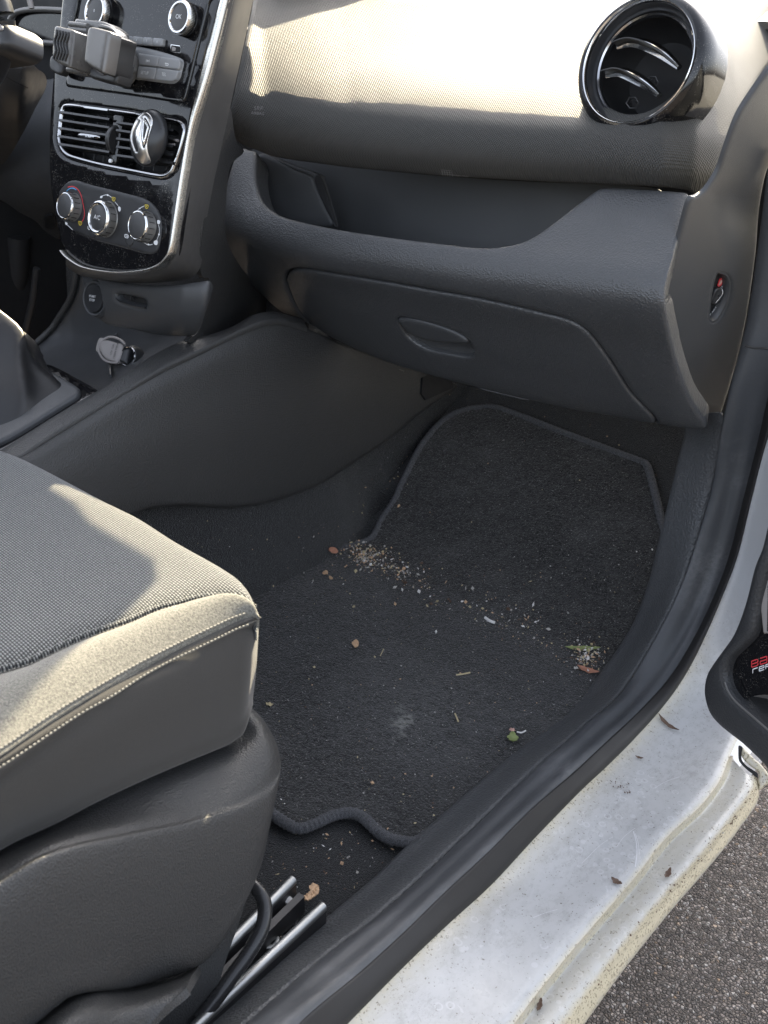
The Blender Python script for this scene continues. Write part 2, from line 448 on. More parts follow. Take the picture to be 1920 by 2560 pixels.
# seat fabrics
t=NT('seat_weave'); x,y,z=t.sep(); K=2*math.pi/.0023
row=t.math('SINE',t.math('MULTIPLY',t.math('ADD',y,t.math('MULTIPLY',x,.10)),K)); sh=t.math('MULTIPLY',t.math('FLOOR',t.math('MULTIPLY',t.math('ADD',y,t.math('MULTIPLY',x,.10)),1/.0023)),1.6)
col_=t.math('SINE',t.math('ADD',t.math('MULTIPLY',x,K*.72),sh))
h=t.math('MULTIPLY',t.math('ADD',t.math('MULTIPLY',row,.5),.5),t.math('ADD',t.math('MULTIPLY',col_,.35),.65))
h=t.math('MULTIPLY',h,t.rng(t.noise(500.,3.),.3,.7,.6,1.2))
c=t.mix(t.rng(h,.12,.75),(.010,.011,.012),(.22,.225,.215))
M_WEAVE=t.fin(c,.9,0.,t.bump(h,.8,.0012),.2,Sheen_Weight=.3)
t=NT('seat_cloth'); n1=t.noise(620.,4.,.75); n2=t.noise(16.,3.)
M_CLOTH=t.fin(t.mix(t.rng(n1,.35,.65),(.06,.058,.05),(.19,.182,.155)),.9,0.,t.bump(n1,.8,.0010),.2,Sheen_Weight=.25)
t=NT('seat_side_cloth'); n1=t.noise(1400.,3.,.7)
M_CLOTHS=t.fin(t.mix(n1,(.028,.027,.025),(.055,.052,.048)),.9,0.,t.bump(n1,.35,.0006),.2,Sheen_Weight=.15)
M_THREAD=plain('thread',(.15,.146,.13),.7)
M_COVER=leather('seat_cover_plastic',(.030,.0305,.031),.50,700.,.4,.10,.42)
M_BOOT=plain('gaiter_leather',(.016,.016,.017),.36,scale=200.)
# asphalt
t=NT('asphalt'); vc=t.voro(235.,'F1','Color',t.n and None); vd=t.voro(235.,'DISTANCE_TO_EDGE'); n1=t.noise(4.,4.); n2=t.noise(650.,3.,.7)
g=t.n('SeparateColor'); t.l(vc,g.inputs[0])
st=t.ramp(g.outputs[0],(0.,(.17,.14,.122)),(.45,(.30,.25,.22)),(.75,(.44,.375,.335)),(.92,(.68,.63,.59)),(1.,(.50,.33,.20)))
st=t.mix(t.rng(n2,.35,.65,0.,.75),st,(.13,.112,.10))
c=t.mix(t.rng(vd,.01,.09),(.075,.065,.060),st); c=t.mix(t.math('MULTIPLY',t.math('GREATER_THAN',g.outputs[1],.66),t.rng(n2,.4,.6,1.,.3)),c,(.085,.074,.068))
h=t.math('ADD',t.rng(vd,0.,.28),t.math('MULTIPLY',g.outputs[1],.7))
M_ASPH=t.fin(c,.85,0.,t.bump(h,1.,.006),.3)
def leafm(name,col): return plain(name,col,.65,var=.35,scale=300.)
M_LRED=leafm('leaf_reddish',(.36,.17,.11)); M_LTAN=leafm('leaf_tan',(.50,.33,.20)); M_LGRN=leafm('leaf_green',(.20,.24,.09)); M_LBRN=leafm('leaf_brown',(.10,.06,.04)); M_STRAW=leafm('straw',(.48,.40,.24)); M_CHIP=leafm('chip_white',(.70,.68,.66)); M_LPINK=leafm('petal_pink',(.55,.33,.28)); M_GRIT=leafm('grit_grey',(.40,.38,.35))
# ================================================================== DASHBOARD
dash=thing('dashboard','black dashboard with sunlit textured upper pad, open shelf and closed glovebox','dashboard',at(1128,958,'y',1.09))
vb=smf([500,563,640,700,900,1103,1300,1500,1732,1850,2000],[330,340,392,402,428,444,457,466,482,500,520])
yb=smf([500,620,900,1200,1500,1740,2000],[.945,.965,1.005,1.03,1.04,1.035,1.03])
prof=smf([-40,0,50,110,150,190,230,290,360,460,560],[.035,.014,-.004,-.003,.010,.030,.058,.107,.18,.29,.40])
pad_sup=supuv([430,500,560,640,760,900,1100,1300,1500,1620,1740,1850,1960],[1.1,1.0,.88,.74,.63,.46,.24,.0,-.2],lambda u,k: at(u,vb(u)-(1-k)*460,'y',yb(u)+prof((1-k)*460)+.16*max(0,(u-1610)/250)**2))
vc_u,vc_v=1592,153
pad_out=[(655,-160),(640,-60),(631,10),(613,96),(592,193),(572,270),(562,322),(575,345),(600,366),(640,382),(693,400),(800,416),(900,428),(1103,446),(1300,458),(1500,468),(1640,474),(1718,482),(1742,494),(1770,480),(1800,432),(1817,368),(1847,288),(1887,224),(1925,165),(1990,90),(1990,-20),(1905,-20),(1850,-25),(1780,-30),(1735,-35),(1650,-10),(1560,-30),(1400,-60),(1100,-120),(800,-160)]
vh=[(1600+124*math.cos(k*.3142),164+124*math.sin(k*.3142)) for k in range(20)]
obj('airbag_pad',patch(pad_out,pad_sup,0.,.012,13.,.007,12.,holes=[vh],fn=lambda x,y,d:.034*math.exp(-((x-1690)/100)**2-((y-160)/130)**2)),M_PAD,dash)
# lettering pressed into the pad
def on(sup,u,v): return sup.hit(u,v)
def label(parent,name,body,sup,u,v,hpx,mat,off=.0004,dirpx=(1,0),shear=0.,th=0.,bold=0.,spacing=1.):
    p,n=sup.hit(u,v); a=sup.hit(u+dirpx[0]*4,v+dirpx[1]*4)[0]; r=(a-p).normalized()
    return obj(name,textm(body,p,n,r,px(p,hpx),off,th,shear,bold=bold,spacing=spacing),mat,parent,flat=True)
label(dash,'airbag_lettering','SRP',pad_sup,647,272,11.,M_EMB,.0012,(1,.10),bold=-.01,spacing=1.05)
label(dash,'airbag_lettering','AIRBAG',pad_sup,645,284.5,7.5,M_EMB,.0012,(1,.10))
label(dash,'moulding_mark','>PP+E/P<  TD20',pad_sup,1150,438,5.,M_EMB,.0010,(1,.08))
mb=MB()
for k in range(5): mb.add(*strip([(1106+k*6,425+k*.6),(1108+k*6,438+k*.6)],pad_sup,.0006,.0010,3))
for q in range(3): mb.add(*strip([(1103,423+q*5),(1128,425+q*5)],pad_sup,.0005,.0011,4))
obj('moulding_mark',mb,M_EMB,dash,flat=True)
# leathery dash top behind the pad, up to the windscreen
def dtop(u,k):
    p=pad_sup.hit(u,vb(u)-470+0)[0] if False else at(u,40 if u>1700 else 20,'y',1.30); return p
rows=[[V((x,y,.756)) for x,y in ((-1.7,1.40),(-1.1,1.40),(-.8,1.42),(-.6,1.52),(-.48,1.58),(-.30,1.60))],[V((x,1.65,.776)) for x in (-1.7,-1.1,-.8,-.6,-.48,-.30)],[V((x,1.76,.79)) for x in (-1.7,-1.1,-.8,-.6,-.45,-.30)]]
obj('dash_top_panel',shell(*loft(rows,30,14),30,14,.01),M_DASHTOP,dash)
mb=MB(); mb.add(*boxm(V((-1.14,1.148,.52)),V((.14,0,0)),V((0,.006,0)),V((0,0,.16)))); mb.add(*boxm(V((-1.20,1.425,.66)),V((.50,0,0)),V((0,.005,0)),V((0,0,.10)))); mb.add(*boxm(V((-1.30,1.36,.70)),V((.40,0,0)),V((0,.12,0)),V((0,0,.010)))); mb.add(*boxm(V((-1.03,1.30,.53)),V((.006,0,0)),V((0,.15,0)),V((0,0,.165))))
obj('dash_sun_blocker',mb,M_DARK,dash,flat=True)  # unseen boxes added inside the dash to stop sun leaking onto the shelf
# round side vent
pc,_=pad_sup.hit(1606,172)
view=(C0-pc).normalized()
vn=(view*math.cos(R(33))+(-RIGHT*.80+UPC*.60).normalized()*math.sin(R(33))).normalized()
rv=px(pc,150)
vo=at(1592,153,'y',1.07)-vn*.0195
sv=obj('side_air_vent',lathe(vo,vn,[(rv*1.12,-.034),(rv*1.12,-.008),(rv*1.105,.004),(rv*1.07,.013),(rv*1.03,.018),(rv*.975,.0205),(rv*.94,.0200)],64),M_GLOSS,dash)
obj('chrome_ring',lathe(vo,vn,[(rv*.942,.0198),(rv*.93,.0208),(rv*.915,.0200),(rv*.905,.0175),(rv*.90,.0150)],64),M_CHROME,sv)
obj('vent_throat',lathe(vo,vn,[(rv*.90,.0150),(rv*.86,.008),(rv*.83,.0),(rv*.80,-.012)],64),M_SATIN,sv)
obj('inner_ring',lathe(vo,vn,[(rv*.835,.0030),(rv*.80,.0045),(rv*.775,.0030),(rv*.765,-.002)],64),M_DCHROME,sv)
obj('vent_bowl',lathe(vo,vn,[(rv*.80,-.006),(rv*.78,-.03),(rv*.6,-.045),(.0005,-.05)],48),M_DARK,sv)
vp=Pl(vo+vn*.002,vn)
for (P,bend) in (((Z('c',485,235,560,212,640,228,720,270,795,335)),.0), (Z('c',430,378,500,362,570,385,640,428,695,475),.0)):
    path=[h+vn*0 for h in spath(P,vp,-.003,n=16)]
    bl=MB(); up=(UPC-vn*UPC.dot(vn)).normalized()
    bl.add(*sweep(path,[(-.0004,-.016),(.0008,-.016),(.0012,0.),(-.0006,0.)],up))
    b_=obj('vent_blade',bl,M_BLACKP,sv)
    obj('blade_edge',tube(path,[.0036+.0044*math.sin(math.pi*i/15) for i in range(16)],8,flat=.8),M_CHROME,b_)
mb=MB()
for (u,v) in Z('c',640,395,540,500):
    c,_=vp.hit(u,v); c=c-vn*.012
    hx=[c+(RIGHT*math.cos(k*math.pi/3)+UPC*math.sin(k*math.pi/3))*.0065 for k in range(6)]
    mb.add(*tube(hx,.0010,6,True)); mb.add(*lathe(c-vn*.002,vn,[(.0045,0),(.0035,.002)],12))
obj('vane_hub',mb,M_BLACKP,sv)
# lower trim with shelf lip
vA=smf([480,560,620,700,900,1300,1500,1723,1850],[330,350,365,378,402,438,455,468,480])
vB=smf([480,620,745,1000,1179,1400,1612,1700,1850],[540,590,628,668,697,724,748,760,790])
vC=smf([480,560,627,694,745,817,904,1005,1128,1300,1539,1648,1747,1850],[640,700,735,777,799,842,885,922,958,1002,1039,1064,1080,1100])
yo=smf([480,545,600,680,900,1300,1640,1700,1760,1850],[.06,.035,.012,.0,.0,.01,.015,.021,.032,.055])
def lowp(u,k):
    A,B,C=vA(u),vB(u),vC(u)
    v=catmull([V((q,0,0)) for q in (A-60,A,(A*.45+B*.55),B,(B*.6+C*.4),C,C+60)],1+k).x
    y=smf([-1,0,1.1,2,3,4,5],[1.09,1.035,.975,.952,.985,1.055,1.15])(k)
    return at(u,v,'y',y+yo(u))
low_sup=supuv([480,545,600,680,800,1000,1200,1400,1560,1640,1700,1760,1850],[-.6,0,.5,1.,1.5,2.,2.5,3,3.5,4,4.6],lowp)
trim_out=[(640,381),(640,448),(654,497),(683,526),(727,545),(838,569),(960,588),(1079,603),(1199,616),(1272,610),(1320,595),(1365,567),(1449,502),(1490,472),(1514,466),(1600,469),(1690,474),(1716,478),(1724,490),(1698,597),(1670,690),(1662,746),(1668,810),(1684,880),(1723,994),(1765,1062),(1747,1078),(1648,1066),(1539,1042),(1400,1018),(1300,1004),(1128,960),(1005,924),(904,887),(817,844),(745,801),(694,779),(627,716),(582,667),(553,605),(548,545),(560,470),(580,400),(600,368),(622,372)]
lid_out=Z('e',160,205,163,180,175,166,220,162,360,183,500,205,650,232,800,258,930,286,1050,315,1110,330,1150,345,1190,370,1220,400,1250,440,1280,482,1350,590,1435,690,1300,672,1140,645,950,602,730,548,560,500,420,448,300,388,240,345,195,290)
def grow(P,d):
    n=len(P); cx=sum(p[0] for p in P)/n; cy=sum(p[1] for p in P)/n; out=[]
    for i,(x,y) in enumerate(P):
        ax,ay=P[i-1]; bx,by=P[(i+1)%n]; nx,ny=(by-ay),-(bx-ax); L=math.hypot(nx,ny) or 1
        s=1 if (nx*(x-cx)+ny*(y-cy))>0 else -1
        out.append((x+nx/L*d*s,y+ny/L*d*s))
    return out
# the lid sits in its own opening; a groove runs round it
lidtop=Z('e',160,205,163,180,175,166,220,162,360,183,500,205,650,232,800,258,930,286,1050,315,1110,330,1150,345,1190,370,1220,400,1250,440,1280,482,1350,590,1428,684)
def groove(x,y,d):
    return 0.
obj('lower_trim',patch(trim_out,low_sup,0.,.02,12.,.006,9.,holes=[grow(lid_out,2.6)]),M_TRIM,dash)
lid=obj('glovebox_lid',patch(grow(lid_out,-.8),low_sup,-.0005,.02,12.,.003,5.,holes=[Z('e',545,328,590,330,690,355,760,382,790,408,806,440,805,458,770,462,700,450,640,435,590,405,560,370)]),M_TRIM,dash)
obj('glovebox_backing',patch(grow(lid_out,9),low_sup,-.022,.004,30.),M_DARK,dash)
hb=Z('e',535,322,600,322,700,350,770,380,800,405,815,440,812,466,770,470,700,458,640,443,585,412,552,375)
obj('handle_recess',patch(hb,low_sup,-.006,.004,9.,fn=lambda x,y,d:-.006*min(1,d/16)),M_TRIM,lid)
obj('handle',patch(Z('e',546,330,570,327,620,334,700,358,760,384,788,410,740,412,680,408,620,395,580,375,558,352),low_sup,.0015,.006,7.,.003,6.),M_TRIMS,lid)
mb=MB()
mb.add(*strip([(552/1.3825+600-0,500/1.3825+560),(568/1.3825+600,506/1.3825+560)],low_sup,.0012,.0012,4)); obj('mould_tab',mb,M_GREYP,lid)
obj('hinge_tab',patch(Z('e',1300,668,1460,690,1450,702,1340,688,1300,676),low_sup,-.006,.006,9.),M_BLACKP,dash)
# open shelf behind the lip
tray=Pl(at(1000,520,'y',1.13),(0.05,-1,.22))
obj('shelf_back',patch(Z('b',280,760,420,800,900,880,1659,940,2200,960,2400,1010,2060,1180,1600,1330,1200,1320,700,1240,420,1180,300,1080,260,900),tray,0.,.004,24.),M_TRIMS,dash)
fl=MB(); fr=[[at(u,v,'y',1.135) for u,v in ((640,600),(850,640),(1100,670),(1250,672),(1400,640))],[at(u,v,'y',1.01) for u,v in ((660,560),(850,600),(1100,632),(1220,638),(1300,632))]]
obj('shelf_floor',shell(*loft(fr,16,6),16,6,.004),M_TRIMS,dash)
cub=Pl(at(720,480,'y',1.055),(.18,-1,.18))
obj('cubby_panel',patch(Z('b',300,800,420,830,500,870,580,905,600,960,640,1050,690,1165,560,1175,430,1150,330,1080,290,960),cub,0.,.004,12.,.004,10.),M_TRIMS,dash)
obj('cubby_partition',patch(Z('b',395,825,500,862,620,905,640,950,700,1158,690,1162,650,1080,610,1000,585,925,560,908,480,876),cub,.002,.006,8.,.0015,4.),M_TRIMS,dash)
obj('cubby_partition',patch(Z('b',594,925,628,922,700,1150,696,1156,650,1080,618,1000),cub,.0035,.002,6.,.0005,3.),M_DARK,dash)
# smooth end panel with the airbag switch
ep=[at(1690,600,'x',-.437),at(1760,1060,'x',-.44),at(1890,500,'x',-.405)]
en=(ep[1]-ep[0]).cross(ep[2]-ep[0])
E_=Pl(ep[0],en)
end_out=[(1724,502),(1742,492),(1767,474),(1797,428),(1817,368),(1847,288),(1887,224),(1935,160),(1990,120),(1990,400),(1925,415),(1903,547),(1880,721),(1858,845),(1828,960),(1790,1075),(1772,1072),(1723,1000),(1684,880),(1668,810),(1662,746),(1670,690),(1698,597)]
sw=[(1790,688),(1806,682),(1822,690),(1829,712),(1824,748),(1808,785),(1792,804),(1779,806),(1773,796),(1775,770),(1779,735)]
def dent(x,y,d):
    # hollow under the A-pillar foot
    e=((x-1850)/62)**2+((y-520)/75)**2; return -.008*math.exp(-e*1.3)
endp=obj('end_panel',patch(end_out,E_,0.,.003,9.,.002,6.,holes=[sw],fn=dent),M_TRIMS,dash)
E2=E_.up(-.0085)
swo=obj('airbag_switch',patch(grow(sw,8),E_,-.010,.004,9.),M_DARK,dash)
obj('recess_wall',patch(grow(sw,4),E_,.0006,.010,6.,.006,9.,holes=[grow(sw,-7)]),M_TRIMS,swo)
obj('lock_barrel',patch(Z('n',660,770,820,770,870,870,840,980,690,1240,480,1200,520,1040),E_,-.004,.004,6.,.002,3.),M_SATIN,swo)
obj('warning_sticker',patch(Z('n',760,440,830,470,810,600,740,690,670,680,690,600),E_,-.0085,.001,4.),M_RED,swo)
obj('warning_sticker',patch(Z('n',775,490,805,520,780,600,720,650,700,640,730,580),E_,-.0080,.001,4.),M_LPINK,swo)
label(swo,'switch_lettering','ON',E2,1805,719,8.,M_WHITE,.0006,(.9,.1))
label(swo,'switch_lettering','P AIRBAG',E2,1786,772,6.5,M_WHITE,.0008,(.62,-.78))
mb=MB(); mb.add(*strip(Z('n',820,790,830,930,620,1210),E_,.0009,-.0008,8)); obj('key_slot',mb,M_WHITE,swo,flat=True)
# ================================================================== CENTRE STACK
pst=at(290,400,'y',.78); sn=V((0,-math.cos(R(15)),math.sin(R(15)))); ST=Pl(pst,sn); XR=V((1,0,0)); SU=sn.cross(XR)
stack=thing('centre_stack','glossy black centre stack with silver side trim, radio buttons, double vent and three heater knobs','control panel',at(290,660,'y',.80))
bez=[(172,-36),(160,0),(150,39),(135,150),(127,232),(121,328),(122,444),(134,530),(143,571),(149,600),(160,625),(176,643),(217,667),(289,679),(340,677),(376,671),(400,660),(415,647),(428,622),(440,545),(455,444),(475,328),(513,162),(556,0),(568,-36)]
vfr=Z('a',360,890,366,800,374,740,388,695,425,668,560,682,800,714,1000,745,1130,768,1178,790,1194,830,1188,880,1165,970,1128,1080,1108,1125,1075,1150,1020,1154,850,1122,640,1080,470,1035,410,1010,378,965)
vin=Z('a',384,890,392,790,402,725,425,695,560,705,800,738,1000,768,1120,792,1158,812,1170,840,1160,890,1130,990,1098,1075,1080,1105,1050,1120,1000,1118,850,1090,640,1048,480,1005,430,982,400,945)
obj('fascia',patch(bez,ST,0.,.012,13.,.003,10.,holes=[grow(vfr,-3)]),M_GLOSS,stack)
obj('radio_panel',patch(Z('a',440,420,420,540,432,556,460,566,800,612,1150,664,1180,662,1196,640,1250,430,1300,220,1350,20,1368,-80,520,-80,500,0),ST,.0022,.004,13.,.0016,6.),M_GLOSS,stack)
sc_o=Z('l',182,-110,170,0,130,250,100,420,140,430,190,240,245,200,300,0,330,-110)
obj('display',patch(Z('a',412,-80,398,0,380,200,385,330,420,330,470,150,500,0,515,-80),ST,.006,.006,12.,.003,6.),M_GLOSS,stack)
def knobC(u,v,h): return ST.up(h).hit(u,v)[0]-sn*h
def knurl(o,r0,r1,h0,h1,n,w=.0006):
    mb=MB(); x,y=frame(sn)
    for k in range(n):
        t=2*math.pi*k/n; d=x*math.cos(t)+y*math.sin(t); s=sn.cross(d)
        rr=r0; c=o+sn*((h0+h1)/2)+d*((r0+r1)/2+.0001); dr=(sn*(h1-h0)+d*(r1-r0))*.5
        mb.add(*boxm(c,s*w*.5,dr,d*.0004))
    return mb
for (u,v,txt) in ((447,42,'OK'),(236,27,'')):
    h=.0165; o=knobC(u,v,h); r=px(o,40)
    k=obj('radio_knob',lathe(o,sn,[(r*1.02,0),(r*1.02,.006),(r*.96,.0065),(r*.96,.0085)],48),M_GLOSS,stack)
    obj('knurled_ring',lathe(o,sn,[(r*.96,.0085),(r*1.0,.009),(r*1.0,.0145),(r*.97,.0155)],48),M_SILVER,k)
    obj('knurl_teeth',knurl(o,r*1.0,r*1.0,.0092,.0142,70,.0005),M_DCHROME,k)
    obj('chrome_rim',lathe(o,sn,[(r*.98,.0153),(r*.93,.0172),(r*.83,.0172),(r*.78,.0160)],48),M_CHROME,k)
    obj('knob_cap',lathe(o,sn,[(r*.79,.0158),(r*.6,.0163),(.0003,.0165)],40),M_KNOBF,k)
    if txt: obj('knob_lettering',textm('OK',o,sn,XR,px(o,11),.0169),M_WHITE,k,flat=True)
    else: obj('knob_lettering',textm('0',o,sn,XR,px(o,7),.0169),M_WHITE,k,flat=True)
# preset keys
xs=[595,690,787,884,980,1080]
for i,dg in enumerate('23456'):
    a,b=xs[i]+2,xs[i+1]-2; f=lambda x:(325+(x-605)*.075); g=lambda x:(402+(x-595)*.068)
    kk=obj('preset_key',patch(Z('l',a+5,f(a),b+5,f(b),b-6,g(b),a-6,g(a)),ST,.0065,.006,8.,.0012,4.,smooth=False),M_BTN,stack)
    q=Z('l',(a+b)/2,(f(a)+g(b))/2)[0]; label(kk,'key_digit',dg,ST.up(.0066),q[0],q[1],6.,M_WHITE,.0004,(1,.12))
obj('key_surround',patch(Z('l',800,436,850,436,1000,468,1160,515,1250,552,1268,585,1255,650,1232,735,1190,778,1140,785,1000,768,860,748,815,745,820,640,828,540,810,470),ST,.0045,.005,11.,.002,8.),M_BTN,stack)
for P in ((848,498,1043,528,1024,628,852,610),(1049,530,1225,556,1246,572,1228,655,1030,630),(845,622,1021,638,992,750,828,735),(1027,640,1227,665,1200,745,1160,768,996,752)):
    obj('menu_key',patch(Z('l',*P),ST,.0078,.004,8.,.0011,4.,smooth=False),M_BTN,stack)
K_=ST.up(.0082)
label(stack,'key_lettering','SETUP',K_,*Z('l',912,688)[0],8.,M_WHITE,.0003,(1,.10))
label(stack,'key_lettering','TEL',K_,*Z('l',1094,703)[0],8.,M_WHITE,.0003,(1,.10))
mb=MB()
def tri(P,sup,off=.0003):
    h=[sup.hit(*q) for q in P]; vs=[p+n*off for p,n in h]; return vs, facecam(vs,[tuple(range(len(vs)))])
mb.add(*tri(Z('l',945,575,958,562,958,588),K_)); mb.add(*tri(Z('l',931,574,944,561,944,587),K_)); mb.add(*strip(Z('l',928,560,927,588),K_,.0008,.0003,3))
obj('key_symbol',mb,M_WHITE,stack,flat=True); mb=MB(); mb.add(*strip(Z('l',1110,598,1130,600,1138,608,1130,616,1108,613),K_,.0008,.0003,12)); mb.add(*tri(Z('l',1102,597,1114,590,1113,606),K_))
obj('key_symbol',mb,M_WHITE,stack,flat=True)
obj('media_socket',patch(Z('l',1158,418,1252,432,1246,502,1148,490),ST,.0030,.001,8.,smooth=False),M_CHROME,stack)
obj('socket_hole',patch(Z('l',1163,424,1246,437,1241,494,1155,484),ST,.0034,.001,8.,smooth=False),M_DARK,stack)
mb=MB(); mb.add(*patch(Z('l',1172,440,1205,446,1200,482,1165,477),ST,.0037,.0005,8.,smooth=False)[:2]); obj('socket_tongue',mb,M_GREYP,stack,flat=True)
# twin vent
obj('vent_surround',patch(vfr,ST,.0035,.016,8.,.003,5.,holes=[vin]),M_DCHROME,stack)
obj('vent_duct',patch(grow(vfr,2),ST,-.030,.002,25.),M_DARK,stack)
mb=MB()
vsd=spath(vin,ST,0.,n=60,closed=True); mb.add([p for q in vsd for p in (q+sn*.001,q-sn*.03)],[(2*i,2*i+1,2*((i+1)%60)+1,2*((i+1)%60)) for i in range(60)])
obj('duct_wall',mb,M_BLACKP,stack)
def slat(a,b,name='vent_slat',w=.0012,dp=.013,lean=-.25):
    A=ST.hit(*a)[0]-sn*.006; B=ST.hit(*b)[0]-sn*.006; d=(B-A)*.5; up=(SU+sn*lean).normalized()
    mb=MB(); path=[A.lerp(B,i/6) for i in range(7)]
    mb.add(*sweep(path,[(-w,-dp),(w,-dp),(w*1.1,-.001),(w*.5,.0005),(-w*.5,.0005),(-w*1.1,-.001),(-w,-dp)],up))
    return obj(name,mb,M_SATIN,stack)
for y0,y1 in ((748,798),(800,852),(853,902),(905,958),(955,1010)): slat(*Z('a',405,y0,735,y1))
for y0,y1 in ((818,872),(868,925),(922,975),(975,1030),(1030,1082)): slat(*Z('a',780,y0,1150,y1))
mb=MB()
for xx in (470,540,600,660,860,930,1010,1080):
    A=ST.hit(*Z('a',xx,700+(xx-400)*.12)[0])[0]-sn*.022; B=ST.hit(*Z('a',xx-30,1010+(xx-400)*.14)[0])[0]-sn*.022
    obj('rear_vane',tube([A,B],.0009,6),M_BLACKP,stack)
obj('vent_divider',patch(Z('a',732,738,797,748,745,1066,690,1052),ST,.001,.024,8.,.0015,4.,smooth=False),M_GLOSS,stack)
wc=ST.hit(*Z('a',742,905)[0])[0]-sn*.006; wl=MB(); wl.add(*lathe(wc-XR*.0035,XR,[(.001,0),(.0165,0),(.0175,.001),(.0175,.006),(.0165,.007),(.001,.007)],48))
tw=obj('thumb_wheel',wl,M_BLACKP,stack)
obj('vent_tab',patch(Z('a',495,872,515,855,570,858,628,868,640,880,632,898,580,906,520,898,500,888),ST,.006,.012,6.,.003,5.),M_DCHROME,stack)
mb=MB(); mb.add(*patch(Z('a',706,1030,722,1032,718,1052,704,1050),ST,.003,.002,4.)[:2]); obj('vent_icon',mb,M_WHITE,stack,flat=True)
# heater panel
hv=Z('m',80,250,140,140,220,70,330,60,480,105,800,185,1080,255,1250,310,1350,380,1420,480,1455,620,1450,800,1420,950,1380,1020,1310,1045,1180,1020,900,940,600,860,350,765,200,670,120,540)
H_=ST.up(.0016)
obj('heater_panel',patch(hv,ST,.0016,.004,12.,.0014,6.),M_BLACKP,stack)
mb=MB(); mb.add(*strip(Z('m',330,760,560,850,900,942,1180,1022,1300,1042),ST,.0007,.0012)); mb.add(*strip(Z('m',400,85,500,112,820,190,1080,256),ST,.0005,.0014)); obj('panel_edge_highlight',mb,M_CHROME,stack)  # edge highlights of the heater panel, drawn as thin chrome strips
for (u,v,r_,txt) in ((*Z('m',160,395)[0],34,''),(*Z('m',605,555)[0],46,'A/C'),(*Z('m',1135,660)[0],38,'')):
    h=.0150; o=knobC(u,v,h); r=px(o,r_)*(.98 if txt=='' else .93)
    k=obj('heater_knob',lathe(o,sn,[(r*1.04,0),(r*1.04,.002),(r*1.0,.003),(r*1.0,.0125),(r*.985,.0135)],48),M_KNOB,stack)
    obj('grip_grooves',knurl(o,r*1.0,r*1.0,.004,.011,16,.0006),M_DARK,k)
    if txt:
        obj('chrome_rim',lathe(o,sn,[(r*.99,.0132),(r*.93,.0150),(r*.86,.0156),(r*.78,.0152),(r*.73,.0140)],48),M_CHROME,k)
        obj('knob_cap',lathe(o,sn,[(r*.73,.0138),(r*.68,.0146),(.0003,.0150)],40),M_KNOBF,k)
        obj('knob_lettering',textm(txt,o,sn,XR,px(o,11),.0153),M_WHITE,k,flat=True)
    else:
        obj('chrome_rim',lathe(o,sn,[(r*.99,.0132),(r*.95,.0148),(r*.89,.0152),(r*.86,.0148)],48),M_CHROME,k)
        obj('knob_cap',lathe(o,sn,[(r*.865,.0147),(r*.8,.0152),(.0003,.0153)],40),M_KNOBF,k)
def marks(name,mat,*rib):
    for P,w in rib: obj(name,strip(P,H_,w,.0005,spacing=3.),mat,stack,flat=True)
marks('warm_scale',M_RED,(Z('m',215,150,270,140,330,162,382,230,415,350,438,480,432,560,405,610),.0011))
marks('cold_scale',M_BLUE,(Z('m',200,205,238,170,288,163,330,185),.0013))
marks('dial_mark',M_WHITE,(Z('m',650,298,670,270,740,253,800,285),.0007),(Z('m',845,345,890,400),.0006),(Z('m',1120,500,1175,435,1240,402),.0007),(Z('m',1428,655,1443,720,1432,790,1402,872),.0007),(Z('m',1350,915,1290,922,1235,890),.0007),(Z('m',185,640,215,660,280,720),.0007))
mb=MB()
for P in ((640,285,660,262,678,275,660,298),(735,242,755,248,750,268,733,262),(885,410,915,420,912,470,890,465),(1410,590,1445,600,1438,640,1412,640),(1365,870,1410,865,1405,920,1368,915),(178,615,205,630,200,655,180,650),(1422,770,1440,775,1436,795,1420,790),(1280,905,1300,908,1295,930,1280,925),(1165,425,1185,430,1180,445,1163,440)):
    obj('dial_symbol',patch(Z('m',*P),H_,.0006,.0003,4.)[:2],M_WHITE,stack,flat=True)
mb=MB()
for (x,y) in ((828,310),(1270,410),(380,632)):
    mb=MB(); mb.add(*strip(Z('m',x-22,y-24,x+22,y-16,x+18,y+14,x+2,y+26,x-12,y+14,x-22,y-24),H_,.0010,.0006,16)); mb.add(*strip(Z('m',x-8,y-4,x+8,y),H_,.0010,.0006,4)); obj('demist_symbol',mb,M_YEL,stack,flat=True)
for (x,y) in ((532,735),(1025,845)):
    P=[(x+58*math.cos(k*.4488)-0,y+100*math.sin(k*.4488)) for k in range(14)]
    b_=obj('round_button',patch(Z('m',*[c for q in P for c in q]),H_,.0012,.002,7.,.0008,4.),M_BLACKP,stack)
    mb=MB(); mb.add(*strip(Z('m',x-36,y-60,x+8,y-50,x+6,y-16,x-34,y-24),H_,.0008,.0016,14,True)); mb.add(*strip(Z('m',x-30,y-42,x+4,y-34),H_,.0007,.0016,3)); obj('button_symbol',mb,M_WHITE,b_,flat=True)
